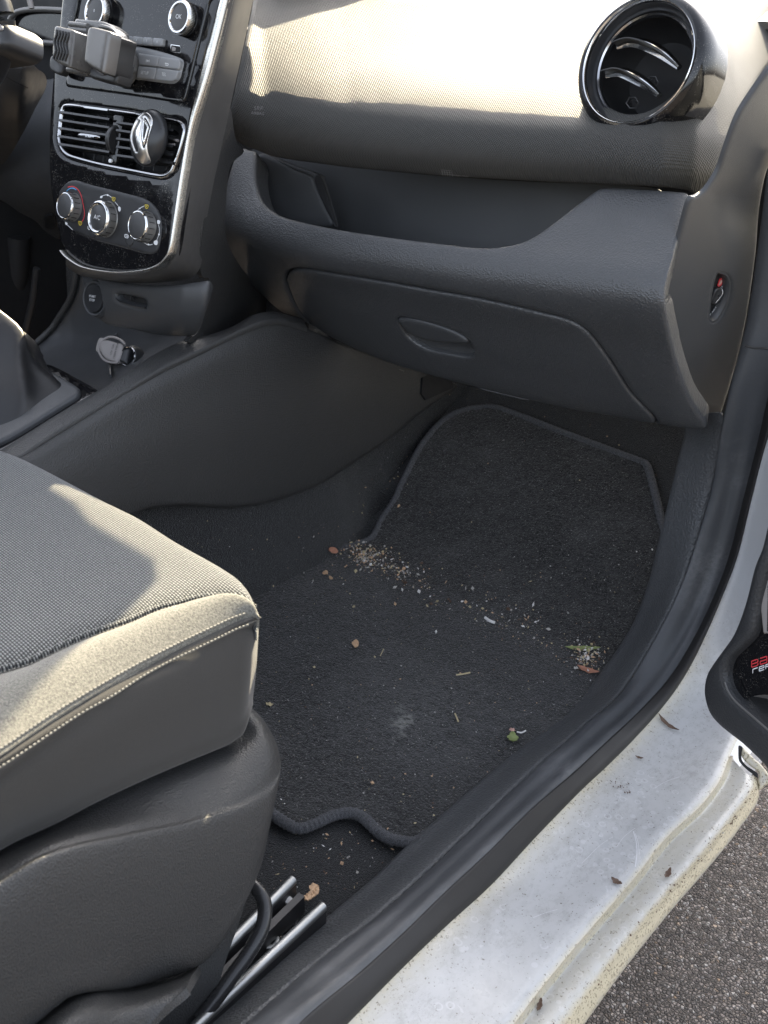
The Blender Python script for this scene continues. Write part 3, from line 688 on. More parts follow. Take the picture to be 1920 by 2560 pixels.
# silver strip and satin side
sil_in=[(568,-36),(556,0),(513,162),(475,328),(455,444),(440,545),(428,622),(415,647),(400,660),(376,671),(340,677),(289,679),(217,667),(176,643),(160,625)]
sil_out=[(158,630),(174,648),(216,671),(289,683),(341,682),(379,677),(405,667),(422,652),(436,624),(447,560),(465,444),(486,328),(527,193),(576,0),(588,-36)]
rI=resample([ST.hit(*q)[0]+sn*.0015 for q in sil_in],90); rO=resample([ST.hit(*q)[0]+sn*.002 for q in sil_out[::-1]],90)
rows_=[[p-sn*.006 for p in rI],rI,[a.lerp(b,.25)+sn*.0035 for a,b in zip(rI,rO)],[a.lerp(b,.75)+sn*.0038 for a,b in zip(rI,rO)],rO,[p-sn*.006 for p in rO]]
obj('silver_trim',loft(rows_,150,16),M_SILVER,stack,ang=60)
A=[(588,-36),(576,0),(527,193),(486,328),(465,444),(447,560),(436,624),(420,652),(379,678),(341,684),(289,685),(216,673),(172,649)]
B=[((645,-36),.885),((633,0),.88),((613,96),.875),((571,289),.865),((533,463),.855),((510,590),.85),((503,660),.84),((478,694),.825),((400,706),.815),((345,708),.81),((290,706),.81),((205,690),.81),((168,668),.81)]
rowA=[ST.hit(*q)[0]+sn*.003 for q in A]; rowB=[at(q[0],q[1],'y',y) for q,y in B]
rowM=[a.lerp(b,.35)+V((.006,-.006,0)) for a,b in zip(rowA,rowB)]
obj('side_frame',shell(*loft([rowA,rowM,rowB],60,10),60,10,.003),M_FRAME,stack,ang=60)
# ================================================================== PHONE HOLDER
M_HOLD=plain('holder_plastic',(.13,.126,.12),.26)
ph=thing('phone_holder','black spring clamp phone holder on a round suction foot in front of the radio','phone holder',ST.hit(320,160)[0])
L=lambda *a:Z('l',*a)
fo=ST.up(.004).hit(*L(745,640)[0])[0]
rf=px(fo,46)
foot=obj('suction_foot',lathe(fo,sn,[(rf,0),(rf,.004),(rf*.96,.010),(rf*.80,.013),(rf*.72,.0125),(rf*.42,.026),(rf*.36,.035),(rf*.34,.046)],48),M_HOLD,ph)
obj('lock_lever',patch(L(670,560,720,575,770,615,775,650,750,680,700,680,655,660,650,600),ST.up(.020),0,.006,7.,.003,6.),M_HOLD,foot)
G=ST.up(.052)
cradle=obj('cradle',patch(L(240,190,300,175,500,195,600,250,640,330,560,640,520,720,380,700,180,680,150,640,190,580,215,400),G,0.,.014,10.,.004,8.),M_HOLD,ph)
mb=MB()
for k in range(9):
    y=235+k*48; mb.add(*tube(spath(L(232-k*3,y,300,y+6,400,y+18),G,.0035,n=8),.0028,10))
obj('cradle_ribs',mb,M_HOLD,cradle)
obj('upper_shoulder',patch(L(450,240,470,218,560,238,605,270,640,330,620,345,600,300,560,272,460,255),G,.008,.014,8.,.003,6.),M_HOLD,cradle)
def arm(P,h,th,b,bp): return patch(P,G.up(h),0.,th,8.,b,bp)
la=obj('clamp_arm',arm(L(48,270,66,238,120,250,200,268,238,290,236,340,205,600,188,632,130,612,50,570,28,520,35,400),.030,.026,.004,7.),M_HOLD,ph)
mb=MB()
for k in range(5):
    x0=78+k*27; P=[(x0-.06*(y-280)+9*math.sin((y-270)/26.),y+k*6) for y in range(285,560,9)]
    mb.add(*tube(spath(L(*[c for q in P for c in q]),G.up(.0305),0.,spacing=3.),.0016,8))
obj('grip_pad',mb,M_BLACKP,la)
ra=obj('clamp_arm',arm(L(362,285,385,250,450,258,560,288,575,310,560,420,520,660,500,682,440,660,345,600,328,560,340,430),.034,.012,.004,8.),M_FRAME,ph)
obj('arm_web',patch(L(545,300,575,310,600,330,580,420,545,640,520,690,500,684,522,660,560,420),G,.030,.030,7.,.003,5.),M_BLACKP,ra)
obj('clamp_foot',patch(L(385,640,440,650,500,690,535,690,545,545,660,580,668,600,640,770,600,785,500,762,400,735,380,700),G,.014,.016,8.,.004,6.),M_BLACKP,ph)
nk=[fo+sn*.04, G.hit(*L(600,560)[0])[0]-sn*.006, G.hit(*L(480,520)[0])[0]-sn*.004]
obj('ball_joint',tube(resample(nk,10),.010,16),M_HOLD,ph)
obj('lower_arm',patch(L(8,560,40,520,110,600,130,640,110,700,60,690,10,650),ST.up(.02),0.,.008,8.,.003,6.),M_BLACKP,ph)
# ================================================================== AIR FRESHENER on the vent
af=thing('air_freshener','oval black air freshener with chrome diamond emblem clipped to the centre vent','air freshener',ST.hit(372,385)[0])
ac=ST.up(.018).hit(*Z('a',965,895)[0])[0]
ax_=(sn*.95+XR*-.05).normalized(); uu=(SU*.98+XR*.16).normalized(); rr_=uu.cross(ax_)
def egg(sx,sy,sz,n=32,m=20,off=0.):
    vs=[]
    for i in range(m+1):
        a=-math.pi/2+math.pi*i/m
        for k in range(n):
            t=2*math.pi*k/n; vs.append(ac+ax_*(sz*math.sin(a)+off)+rr_*(sx*math.cos(a)*math.cos(t))+uu*(sy*math.cos(a)*math.sin(t)))
    return vs, grid_faces(m+1,n,True)
eg=egg(px(ac,62),px(ac,70),.015)
obj('freshener_body',eg,M_SATIN,af)
ES=Sup(*egg(px(ac,62),px(ac,70),.0152,32,20))
M_PALE=plain('satin_chrome',(.80,.79,.77),.30,1.,var=.02)
obj('chrome_face',patch(Z('a',845,890,855,845,880,790,915,745,950,728,985,760,990,800,970,860,955,930,960,990,978,1045,955,1062,920,1058,885,1020,858,960),ES,.0012,.003,6.,.001,3.,holes=[Z('a',938,762,972,818,968,850,935,962,918,900,922,830),Z('a',897,782,912,790,880,860,885,920,898,972,885,985,862,930,858,870)]),M_PALE,af)
obj('emblem_diamond',patch(Z('a',938,774,966,822,962,846,935,945,924,900,928,832),ES,.0018,.002,5.,.0008,3.,holes=[Z('a',940,800,956,826,952,850,937,905,931,880,934,836)]),M_CHROME,af)
mb=MB()
for P in ((1080,892,1165,915),(1070,950,1140,938)):
    mb.add(*tube(spath(Z('a',*P),ST,.002,n=5),.0016,6))
obj('vent_clip',mb,M_GREYP,af)
# ================================================================== CENTRE CONSOLE
cons=thing('centre_console','black centre console with grained side panel, start button, power socket and gear gaiter','console',at(560,1270,'x',-.83))
vtop=smf([-60,60,148,290,400,480,560,620,680,760,900,1128,1250],[1200,1128,1070,985,918,880,842,812,797,808,855,930,960])
vbot=smf([-60,376,458,555,603,699,800,889,976,1106,1250],[1330,1274,1266,1271,1271,1252,1216,1160,1102,994,900])
def sidep(u,k):
    a,b=vtop(u),max(vtop(u)+60,vbot(u)); x=smf([-.3,0,.12,.5,1,1.3],[-.955,-.948,-.938,-.925,-.918,-.925])(k)
    return at(u,a+(b-a)*k,'x',x)
side_sup=supuv([-60,60,200,340,480,600,720,860,1000,1128,1250],[-.3,0,.12,.3,.5,.75,1,1.3],sidep)
side_out=[(20,1150),(60,1128),(148,1070),(290,985),(400,918),(480,880),(560,842),(620,812),(665,798),(700,797),(760,815),(900,870),(1128,948),(1140,975),(1106,998),(1040,1048),(976,1102),(889,1160),(800,1216),(699,1252),(640,1266),(603,1271),(555,1272),(458,1267),(376,1276),(300,1300),(150,1300),(40,1250)]
obj('side_panel',patch(side_out,side_sup,0.,.012,14.,.007,10.),M_CONS,cons)
e1=[(-40,1150),(29,1110),(130,1045),(241,979),(400,878),(473,847),(530,837),(579,820),(627,791),(665,781),(700,783),(760,800)]
e2=[(-20,1180),(50,1136),(148,1071),(290,986),(400,919),(480,881),(560,843),(600,823),(640,806),(668,799),(705,799),(765,817)]
r1=[at(u,v,'x',-.985) for u,v in e1]; r2=[at(u,v,'x',-.948) for u,v in e2]
rm=[a.lerp(b,.5)+V((0,-.002,.004)) for a,b in zip(r1,r2)]
obj('ridge',shell(*loft([[p+V((-.004,.004,-.012)) for p in r1],r1,rm,[p+V((.002,-.001,.001)) for p in r2],[p+V((.004,-.002,-.006)) for p in r2]],50,14),50,14,.004),M_CONS,cons)
# leathery cheek between stack and lower trim
ck=[at(532,463,'y',.865),at(590,665,'y',.965),at(490,845,'y',.835)]
CK=Pl(ck[0],(ck[1]-ck[0]).cross(ck[2]-ck[0]))
obj('cheek_panel',patch([(575,270),(590,350),(610,380),(575,420),(563,545),(568,603),(597,660),(640,712),(705,782),(690,800),(640,800),(579,830),(530,846),(480,858),(470,850),(495,830),(511,791),(518,753),(523,697),(505,690),(500,620),(525,463),(560,330)],CK,0.,.006,14.),M_CONS,cons)
# start button panel
sp_sup=supuv([150,200,260,340,420,480,530,560],[640,690,730,780,820,850,880],lambda u,v: at(u,v,'y',smf([640,700,740,790,830,880],[.815,.792,.787,.790,.805,.84])(v)+smf([150,210,300,400,480,560],[.05,.012,.0,.0,.006,.03])(u)))
sp_out=Z('d',400,215,450,222,520,268,600,292,700,308,800,314,900,310,1000,296,1080,284,1086,300,1076,400,1060,480,1034,560,1005,588,960,592,880,592,790,582,690,558,610,545,540,525,500,490,465,430,445,370,420,290)
slot=Z('p',475,246,540,248,660,272,750,295,790,318,800,388,760,384,700,372,600,345,520,320,490,285)
spp=obj('start_panel',patch(sp_out,sp_sup,0.,.012,9.,.006,9.,holes=[slot]),M_TRIMS,cons)
obj('card_slot',patch(grow(slot,6),sp_sup,-.010,.003,12.),M_DARK,spp)
mb=MB(); mb.add(*tube(spath(Z('p',480,285,520,322,600,348,700,375,765,388,800,390),sp_sup,.0002),.0011,8)); mb.add(*tube(spath(Z('p',600,268,600,330),sp_sup,-.006,n=4),.0010,6)); mb.add(*lathe(sp_sup.hit(*Z('p',668,290)[0])[0]-V((0,-.004,0)),V((0,-1,0)),[(.002,0),(.002,.002)],10)); obj('slot_lip',mb,M_SATIN,spp)
bp_,bn_=sp_sup.hit(*Z('p',262,288)[0]); bn_=V((.05,-.97,.22)).normalized()
rb=px(bp_,35)
sb=obj('start_button',lathe(bp_-bn_*.004,bn_,[(rb*1.0,.0),(rb*1.0,.007),(rb*.96,.0085),(rb*.6,.0082),(.0004,.0080)],44),M_SATIN,cons)
obj('button_collar',lathe(bp_-bn_*.004,bn_,[(rb*1.34,0),(rb*1.30,.004),(rb*1.2,.0075),(rb*1.10,.0070),(rb*1.02,.004)],44),M_TRIMS,sb)
BP=Pl(bp_+bn_*.0042,bn_)
label(sb,'button_lettering','START',BP,*Z('p',226,268)[0],6.2,M_WHITE,.0006,(1,.15))
label(sb,'button_lettering','STOP',BP,*Z('p',222,308)[0],6.2,M_WHITE,.0006,(1,.15))
# storage pocket
def pocket(u,v): return at(u,v,'y',smf([600,680,760,830,880,930,990,1080],[.86,.862,.868,.862,.835,.785,.72,.64])(v+ (u-300)*.10)+smf([40,120,220,320,520],[-.05,-.02,.0,.0,0])(u))
pk_sup=supuv([20,80,140,200,280,360,440,520],[600,660,720,780,840,880,920,960,1010,1060],pocket)
pk_out=[(193,650),(260,700),(330,760),(480,790),(500,835),(474,850),(400,884),(241,984),(225,985),(180,955),(130,925),(90,905),(52,888),(60,880),(85,860),(140,815),(170,770),(185,720)]
obj('pocket_wall',patch(pk_out,pk_sup,0.,.004,11.),M_TRIMS,cons)
mb=MB(); mb.add(*tube(spath(Z('d',408,225,398,300,385,350,360,405,320,470,270,545,200,620,150,665,112,690),pk_sup,.004),.0045,10)); obj('pocket_rim',mb,M_CONS,cons)
# cable running down the pocket
mb=MB(); mb.add(*tube(spath(Z('p',445,1010,432,1060,440,1120,445,1180),pk_sup,.006),.0022,10)); mb.add(*tube(spath(Z('p',525,690,520,720),pk_sup,.006),.0022,10)); obj('pocket_rib',mb,M_TRIMS,cons)
# power socket with open cap
so,sn2=pk_sup.hit(*Z('p',678,938)[0]); sa=V((.10,-.90,.42)).normalized(); rs=px(so,24)
so=so+sa*.004
sk=obj('power_socket',lathe(so,sa,[(rs*1.25,-.006),(rs*1.22,.004),(rs*1.12,.008),(rs*1.05,.0085)],36),M_BLACKP,cons)
obj('socket_ring',lathe(so,sa,[(rs*1.05,.0083),(rs*.98,.0095),(rs*.90,.0090),(rs*.86,.006),(rs*.84,-.012),(.0003,-.014)],36),M_DCHROME,sk)
CP=Pl(so+sa*.012,(V((.05,-.75,.65))))
cap=obj('socket_cap',patch(Z('p',300,775,340,740,400,742,470,765,552,800,500,972,430,965,370,945,318,890,296,830),CP,0.,.004,6.,.002,5.),M_GREYP,sk)
mb=MB(); mb.add(*tube(spath(Z('p',572,785,520,735,440,706,370,715,310,765,288,840,305,905,360,965,430,985,502,985),CP,-.001),.0016,10)); mb.add(*patch(Z('p',256,850,268,780,292,722,335,715,320,745,290,800,280,870),CP,-.002,.003,5.,.001,3.)[:2]); obj('cap_loop',mb,M_GREYP,cap)
obj('cap_hinge',patch(Z('p',512,960,560,808,600,815,638,832,628,860,590,990,560,985),CP,-.002,.006,6.,.002,4.),M_SATIN,cap)
label(cap,'cap_lettering','12V 10A',CP,*Z('p',440,850)[0],6.5,M_DARK,.0004,(.28,-1))
label(cap,'cap_lettering','120W MAX',CP,*Z('p',480,862)[0],6.5,M_DARK,.0004,(.28,-1))
# gear lever surround and gaiter
g0=at(29,1110,'x',-.985); g1=at(241,979,'x',-.985); gq=V((1,0,0)).cross(g1-g0); GP=Pl(g0-gq.normalized()*.002,gq)
obj('gloss_surround',patch(Z('d',232,720,300,742,400,795,512,862,482,890,380,950,200,1060,60,1146,-60,1210,-300,1250,-300,700,0,690),GP,0.,.02,14.,.003,6.),M_GLOSS,cons)
gz=V((0,0,1))
base=Z('d',90,690,125,688,200,725,300,778,385,828,410,850,400,880,330,925,245,978,100,1068,0,1120,-140,1170,-330,1180,-420,1060,-400,880,-200,740)
gf=obj('gaiter_frame',patch(base,GP,.007,.008,12.,.004,6.),M_TRIMS,cons)
bp0=resample([GP.hit(*q)[0] for q in base],128,True)
cen=sum(bp0,V((0,0,0)))/128; topc=V((cen.x-.075,cen.y+.025,cen.z+.095)); vs=[]
for k in range(15):
    f=k/14.; z=0
    for i,p in enumerate(bp0):
        a=2*math.pi*i/128; q=cen.lerp(topc,f)+(p-cen)*((1-f)**.85*.84+f*.26)
        fold=.016*math.sin(math.pi*min(1,f*1.1+.08))*(1.-abs(math.sin(a*2.5+f*2.6+.4))*1.5+.5*math.sin(a*3-f*5+1.3))
        d=(q-cen.lerp(topc,f)); d.z=0; d.normalize(); vs.append(V((q.x,q.y,q.z+.005+.006*math.sin(f*9+a*2)*f*(1-f)))+d*fold*.8)
obj('gear_gaiter',(vs,grid_faces(15,128,True)),M_BOOT,cons)
# small outlet in the tunnel wall
obj('foot_outlet',patch([(1052,945),(1080,930),(1125,955),(1130,970),(1060,1000),(1050,985)],side_sup,.004,.004,7.,smooth=False),M_DARK,cons)
# ================================================================== DRIVER'S SIDE (seen past the stack)
dp=thing('steering_column','dark steering column shroud and steering wheel rim beyond the centre stack','steering column',at(60,480,'y',.72))
cs=supuv([-80,-20,30,60,100,140],[80,140,200,280,360,440],lambda u,v: at(u,v,'y',.80+smf([-80,0,60,100,140],[.0,.0,.03,.09,.16])(u)+smf([80,110,170,300,440],[.12,.04,.0,.03,.12])(v)))
obj('shroud',patch(Z('a',-200,300,0,282,40,288,110,320,180,368,240,445,290,480,300,560,230,700,150,860,40,1040,-60,1100,-200,1100),cs,0.,.01,14.),M_BLACKP,dp)
mb=MB(); mb.add(*strip(Z('a',-100,470,10,482,80,520,180,570),cs,.0012,.0006)); obj('shroud_seam',mb,M_DARK,dp,flat=True)
rim=[at(u,v,'y',.62) for u,v in Z('a',-300,-260,-120,-120,-30,60,-14,200,-30,330,-80,460,-200,600)]
wh=obj('wheel_rim',tube(resample(rim,40),.0165,20),M_BOOT,dp)
obj('wheel_spoke',patch(Z('a',-260,80,-60,100,10,140,34,180,38,250,20,300,-60,330,-260,330),Pl(at(0,80,'y',.61),(0,-1,.35)),0.,.03,10.,.012,9.),M_BLACKP,dp)
obj('spoke_button',patch(Z('a',-40,150,0,160,8,185,-6,196,-40,190),Pl(at(0,80,'y',.61),(0,-1,.35)).up(.001),.0008,.002,5.,.0005,3.),M_GREYP,dp)
gp=Pl(at(60,60,'y',.98),(.05,-1,.15))
gg=thing('gauge_pod','dark instrument dial with a pale rounded rim behind the steering column','instrument dial',at(70,60,'y',.99))
rg=Z('a',64,190,72,130,110,85,180,66,280,62,400,68,560,80,600,180,560,270,400,282,300,278,200,266,120,240,78,212)
obj('dial_rim',tube(spath(rg,gp,.002,closed=True,n=60),.0042,12,True),M_FRAME,gg)
obj('dial_face',patch(rg,gp,-.004,.003,14.),M_GLOSS,gg)
obj('dial_hood',patch(Z('a',-200,-300,620,-300,620,300,300,520,-200,400),gp,-.03,.004,30.),M_DARK,gg)
mb=MB(); mb.add(*tube([at(u,v,'y',.93) for u,v in Z('a',188,-20,205,55)],.004,10)); mb.add(*tube([at(u,v,'y',.90) for u,v in Z('a',105,338,160,290)],.005,10)); obj('column_stalk',mb,M_GREYP,dp)
# driver's lower dash and footwell: dark panels
dl=thing('driver_footwell_panel','dark lower dashboard and footwell cover on the driver side','panel',at(60,700,'y',.95))
ds=supuv([-150,-60,20,90,150,200],[150,230,320,420,500,560,640],lambda u,v: at(u,v,'y',.94+smf([150,300,440,520,640],[.06,.0,.0,.06,.22])(v)))
obj('knee_panel',patch(Z('a',-300,430,0,470,150,520,330,500,400,520,400,1500,330,1560,230,1450,120,1390,0,1310,-300,1180),ds,0.,.01,16.,.006,10.),M_TRIMS,dl)
obj('trim_clip',patch(Z('a',290,1400,345,1380,360,1440,350,1470,295,1470),ds,.004,.006,8.,.002,4.),M_SATIN,dl)
mb=MB(); mb.add(*boxm(V((-1.55,1.12,.22)),V((.5,0,0)),V((0,.005,.0)),V((0,0,.26)))); obj('footwell_back',mb,M_FLOOR,dl)
obj('pedal_column',tube([at(u,v,'y',1.02) for u,v in Z('d',95,60,90,250,60,420)],.02,14),M_DARK,dl)
obj('pedal_column',tube([at(u,v,'y',.98) for u,v in Z('d',190,230,170,400,120,600)],.006,10),M_BLACKP,dl)
# ================================================================== CABIN FLOOR (structure) and MAT
zf=smf([-.4,.2,.6,1.02,1.09,1.2,1.4,1.6,1.75],[-.004,0,0,0,.012,.062,.17,.29,.38])
def tun(x): return .20*max(0,min(1,(-.84-x)/.06))**1.3
xs=[-1.1,-1.0,-.96,-.945,-.93,-.915,-.90,-.87,-.75,-.65,-.55,-.48,-.455,-.445]
rows=[]
for y in (-.3,.1,.4,.6,.8,.95,1.02,1.06,1.1,1.15,1.22,1.3,1.4,1.55,1.7):
    w=.035*max(0,min(1,(y-.5)/.6)); rows.append([V((x,y,zf(y)-.006+.26*max(0,min(1,(-.893-.06*max(0,min(1,(y-1.05)/.15))-x)/.06))**1.3)) for x in xs])
fm=loft(rows,60,90)
floor=obj('floor',shell(*fm,60,90,.01),M_FLOOR)
floor['kind']='structure'
mat_sup=Sup(*loft([[V((x,y,zf(y)+.004+ (.010*max(0,(-.89-x)/.1))+ (.006 if y<.75 else 0)*0)) for x in (-1.1,-1.,-.9,-.8,-.7,-.6,-.5,-.4,-.3)] for y in (.2,.4,.6,.8,.95,1.02,1.06,1.1,1.15,1.22,1.3,1.4,1.55,1.7)],40,80))
mat_out=[(620,1500),(648,1467),(700,1440),(751,1415),(800,1395),(841,1380),(889,1368),(929,1352),(945,1328),(956,1304),(992,1250),(1005,1218),(1048,1131),(1075,1092),(1106,1059),(1135,1040),(1164,1030),(1200,1024),(1236,1023),(1294,1041),(1396,1081),(1540,1135),(1597,1156),(1616,1166),(1627,1196),(1642,1254),(1655,1310),(1680,1400),(1650,1500),(1600,1620),(1480,1770),(1347,1870),(1203,1985),(1080,2085),(1040,2112),(999,2110),(965,2100),(936,2079),(910,2054),(881,2040),(839,2044),(792,2065),(750,2079),(716,2066),(678,2040),(640,2000),(580,1900),(560,1700)]
matt=thing('floor_mat','charcoal carpet floor mat with wavy stitched edge, littered with crumbs in the passenger footwell','floor mat',at(1000,1600,'z',.004))
random.seed(3)
obj('pile',patch(mat_out,mat_sup,.006,.008,9.,.003,7.,fn=lambda x,y,d: rnd.uniform(-.0007,.0007)+.0015*math.sin(x/70.)*math.sin(y/90.)),M_MAT,matt,ang=180)
bpath=spath(mat_out,mat_sup,.004,closed=True,spacing=4.)
bd=MB(); bd.add(*tube(bpath,[.0062+.0006*math.sin(i*2.1) for i in range(len(bpath))],10,True,flat=.9)); obj('binding',bd,M_BIND,matt)
# fluff on the binding at the wavy rear edge
mb=MB()
for i,p in enumerate(bpath):
    if p.y<.72:
        for k in range(7):
            d=V((rnd.gauss(0,1),rnd.gauss(-.6,.8),rnd.gauss(.3,.7))).normalized(); a=p+d*.0055; s=V((rnd.gauss(0,1),rnd.gauss(0,1),rnd.gauss(0,1))).normalized()*.00022
            b=a+d*rnd.uniform(.0015,.0035); mb.add([a-s,a+s,b],[(0,1,2)])
obj('binding_fuzz',mb,M_BIND,matt,flat=True)
# ================================================================== PASSENGER SEAT
seat=thing('front_seat','grey woven fabric passenger seat with sunlit stitched bolster and plastic side cover','car seat',V((-.62,.35,0)))
def cush(x,y): return .338+.006*math.sin((x+.75)*5)-.10*max(0,y-.60)**1.2
seat_sup=supuv([-260,-100,0,120,260,400,520,620,720],[900,1050,1150,1250,1350,1450,1550,1650,1750],lambda u,v:(lambda p:V((p.x,p.y,p.z)))(at(u,v,'z',.338)))
fab=[(-220,1030),(-100,1068),(0,1103),(60,1126),(152,1172),(258,1228),(351,1274),(438,1329),(530,1380),(570,1404),(595,1421),(613,1438),(627,1458),(636,1478),(642,1500),(643,1524),(640,1538),(632,1522),(609,1506),(563,1499),(507,1502),(452,1516),(392,1532),(323,1562),(231,1594),(175,1617),(152,1631),(110,1648),(69,1666),(0,1686),(-120,1720),(-260,1740)]
obj('seat_fabric',patch(fab,seat_sup,0.,.008,12.,.012,26.,fn=lambda x,y,d:-.004*math.exp(-(d/30)**2)),M_WEAVE,seat)
seam=[(648,1541),(640,1527),(632,1519),(609,1505),(563,1498),(507,1501),(452,1515),(392,1531),(323,1561),(231,1593),(175,1616),(110,1647),(69,1665),(0,1685),(-120,1720),(-260,1770)]
st1=[(648,1543),(641,1537),(632,1533),(612,1535),(580,1546),(530,1569),(470,1597),(415,1624),(345,1660),(277,1698),(205,1740),(138,1781),(70,1826),(0,1873),(-120,1945),(-260,2040)]
st2=[(648,1545),(642,1550),(634,1553),(615,1559),(585,1570),(540,1592),(478,1622),(415,1652),(345,1691),(277,1735),(205,1775),(138,1818),(70,1864),(0,1910),(-120,1985),(-260,2085)]
bot=[(627,1765),(624,1778),(618,1800),(606,1834),(585,1854),(563,1866),(510,1888),(461,1908),(390,1938),(323,1968),(230,2012),(138,2060),(46,2101),(0,2125),(-120,2190),(-260,2260)]
K0=[at(u,v,'z',.336) for u,v in seam]; K2=[at(u,v,'z',.338) for u,v in st1]; K1=[a.lerp(b,.45)+V((0,0,.012 if i>4 else .003*i)) for i,(a,b) in enumerate(zip(K0,K2))]
K3=[at(u,v,'z',.333) for u,v in st2]
bol=[[a.lerp(b,-.06)+V((0,0,-.010)) for a,b in zip(K0,K1)],K0,K1,K2,[a.lerp(b,.4)+V((0,0,-.0015)) for a,b in zip(K2,K3)],K3]
obj('bolster',shell(*loft(bol,90,30),90,30,.002),M_CLOTH,seat,ang=60)
fr_=lerpf([0,.2,.6,.85,1],[0,1,2,3,4]); FRT=[(648,1545),(646,1590),(640,1685),(634,1738),(627,1765)]
def siderow(k,z=None):
    out=[]
    for i,(a,b) in enumerate(zip(st2,bot)):
        u,v=a[0]+(b[0]-a[0])*k,a[1]+(b[1]-a[1])*k
        if i==0:
            q=fr_(k); j=min(3,int(q)); u,v=[FRT[j][c]+(FRT[j+1][c]-FRT[j][c])*(q-j) for c in (0,1)]
        out.append(at(u,v,'x',-.495+.012*math.sin(math.pi*min(1,k*.9+.06))-(.016,.007,.002,0)[min(i,3)]) if k>0 else at(u,v,'z',.333))
    return out
srows=[siderow(k) for k in (0,.12,.3,.5,.7,.88,1.)]
K4=srows[-1]
obj('cushion_side',shell(*loft([[p+V((-.006,0,.002)) for p in K3]]+srows+[[p+V((-.03,0,-.008)) for p in K4]],90,34),90,34,.002),M_CLOTHS,seat,ang=60)
def stitches(P,sup_rows,n,r,name,zo):
    mb=MB(); path=resample(P,n*2+1); 
    for i in range(n):
        a,b=path[2*i],path[2*i].lerp(path[2*i+1],1.25); 
        mb.add(*tube([a-V((0,0,.001)),a.lerp(b,.3)+zo,a.lerp(b,.7)+zo,b-V((0,0,.001))],r,6))
    return obj(name,mb,M_THREAD,seat)
stitches(K2[3:],None,85,.0008,'stitching',V((.0004,0,.0008)))
stitches([p+V((.002,0,.000)) for p in K3[3:]],None,85,.0007,'stitching',V((.0010,0,.0006)))
stitches([p+V((.004,0,.003)) for p in K0[2:]],None,90,.0006,'stitching',V((.0,0,.0008)))
mb=MB(); mb.add(*tube(resample([p+V((-.003,0,.0015)) for p in K0[1:]],90),.0026,8)); obj('seam_piping',mb,M_WEAVE,seat)
# plastic base cover with ledge
LL=[([(630,1770),(624,1790),(606,1838),(563,1868),(461,1910),(323,1970),(138,2062),(0,2127),(-150,2205)],-.500,-.015),
 ([(660,1801),(655,1822),(632,1866),(580,1905),(470,1950),(323,2015),(138,2088),(0,2153),(-150,2245)],-.482,-.022),
 ([(688,1850),(682,1880),(655,1930),(595,1972),(470,2020),(321,2056),(137,2104),(0,2178),(-150,2270)],-.464,-.026),
 ([(701,1893),(697,1925),(668,1966),(600,2004),(470,2046),(321,2079),(137,2122),(0,2196),(-150,2290)],-.457,-.028),
 ([(702,1908),(697,1950),(668,1998),(600,2036),(470,2074),(321,2104),(137,2146),(0,2222),(-150,2318)],-.450,-.030),
 ([(693,1962),(684,2020),(655,2080),(590,2140),(470,2180),(321,2210),(137,2250),(0,2320),(-150,2400)],-.442,-.030),
 ([(678,2033),(664,2110),(632,2190),(570,2270),(470,2330),(321,2360),(137,2400),(0,2470),(-150,2560)],-.437,-.030),
 ([(660,2102),(640,2180),(605,2260),(555,2350),(495,2416),(344,2466),(183,2490),(92,2560),(-60,2680)],-.438,-.028)]
rL=[]
for P,x,dx in LL: rL.append(resample([at(u,v,'x',x+dx*(1,.45,.12,0)[min(i,3)]) for i,(u,v) in enumerate(P)],60))
rin=[p+V((-.02,0,.006)) for p in rL[0]]; under=[p+V((-.035,.0,-.004)) for p in rL[-1]]
obj('side_cover',shell(*loft([rin]+rL+[under],70,64),70,64,.004),M_COVER,seat,ang=70)
L6=[(300,2640),(360,2560),(420,2490),(470,2440),(495,2418),(520,2400)]
lw=[[at(u,v,'x',-.448) for u,v in [(-60,2672),(92,2556),(183,2487),(252,2466),(344,2464),(435,2444),(497,2414)]],[at(u,v,'x',-.415) for u,v in [(-60,2760),(60,2660),(150,2590),(220,2560),(290,2545),(380,2500),(480,2440)]],[at(u,v,'x',-.405) for u,v in [(-60,2900),(60,2850),(150,2820),(230,2800),(300,2720),(370,2570),(465,2470)]]]
obj('lower_cover_lip',shell(*loft(lw,50,16),50,16,.006),M_COVER,seat)
obj('cover_skirt',patch([(497,2412),(540,2330),(600,2245),(632,2194),(600,2299),(568,2391),(536,2491),(499,2560),(460,2700),(300,2700),(360,2565),(440,2480)],Pl(at(480,2480,'x',-.452),(1,-.25,.1)),0.,.006,14.),M_COVER,seat)
mb=MB(); mb.add(*boxm(V((-.69,.09,.175)),V((.175,0,0)),V((0,.31,0)),V((0,0,.156)))); obj('cushion_core',mb,M_WEAVE,seat)
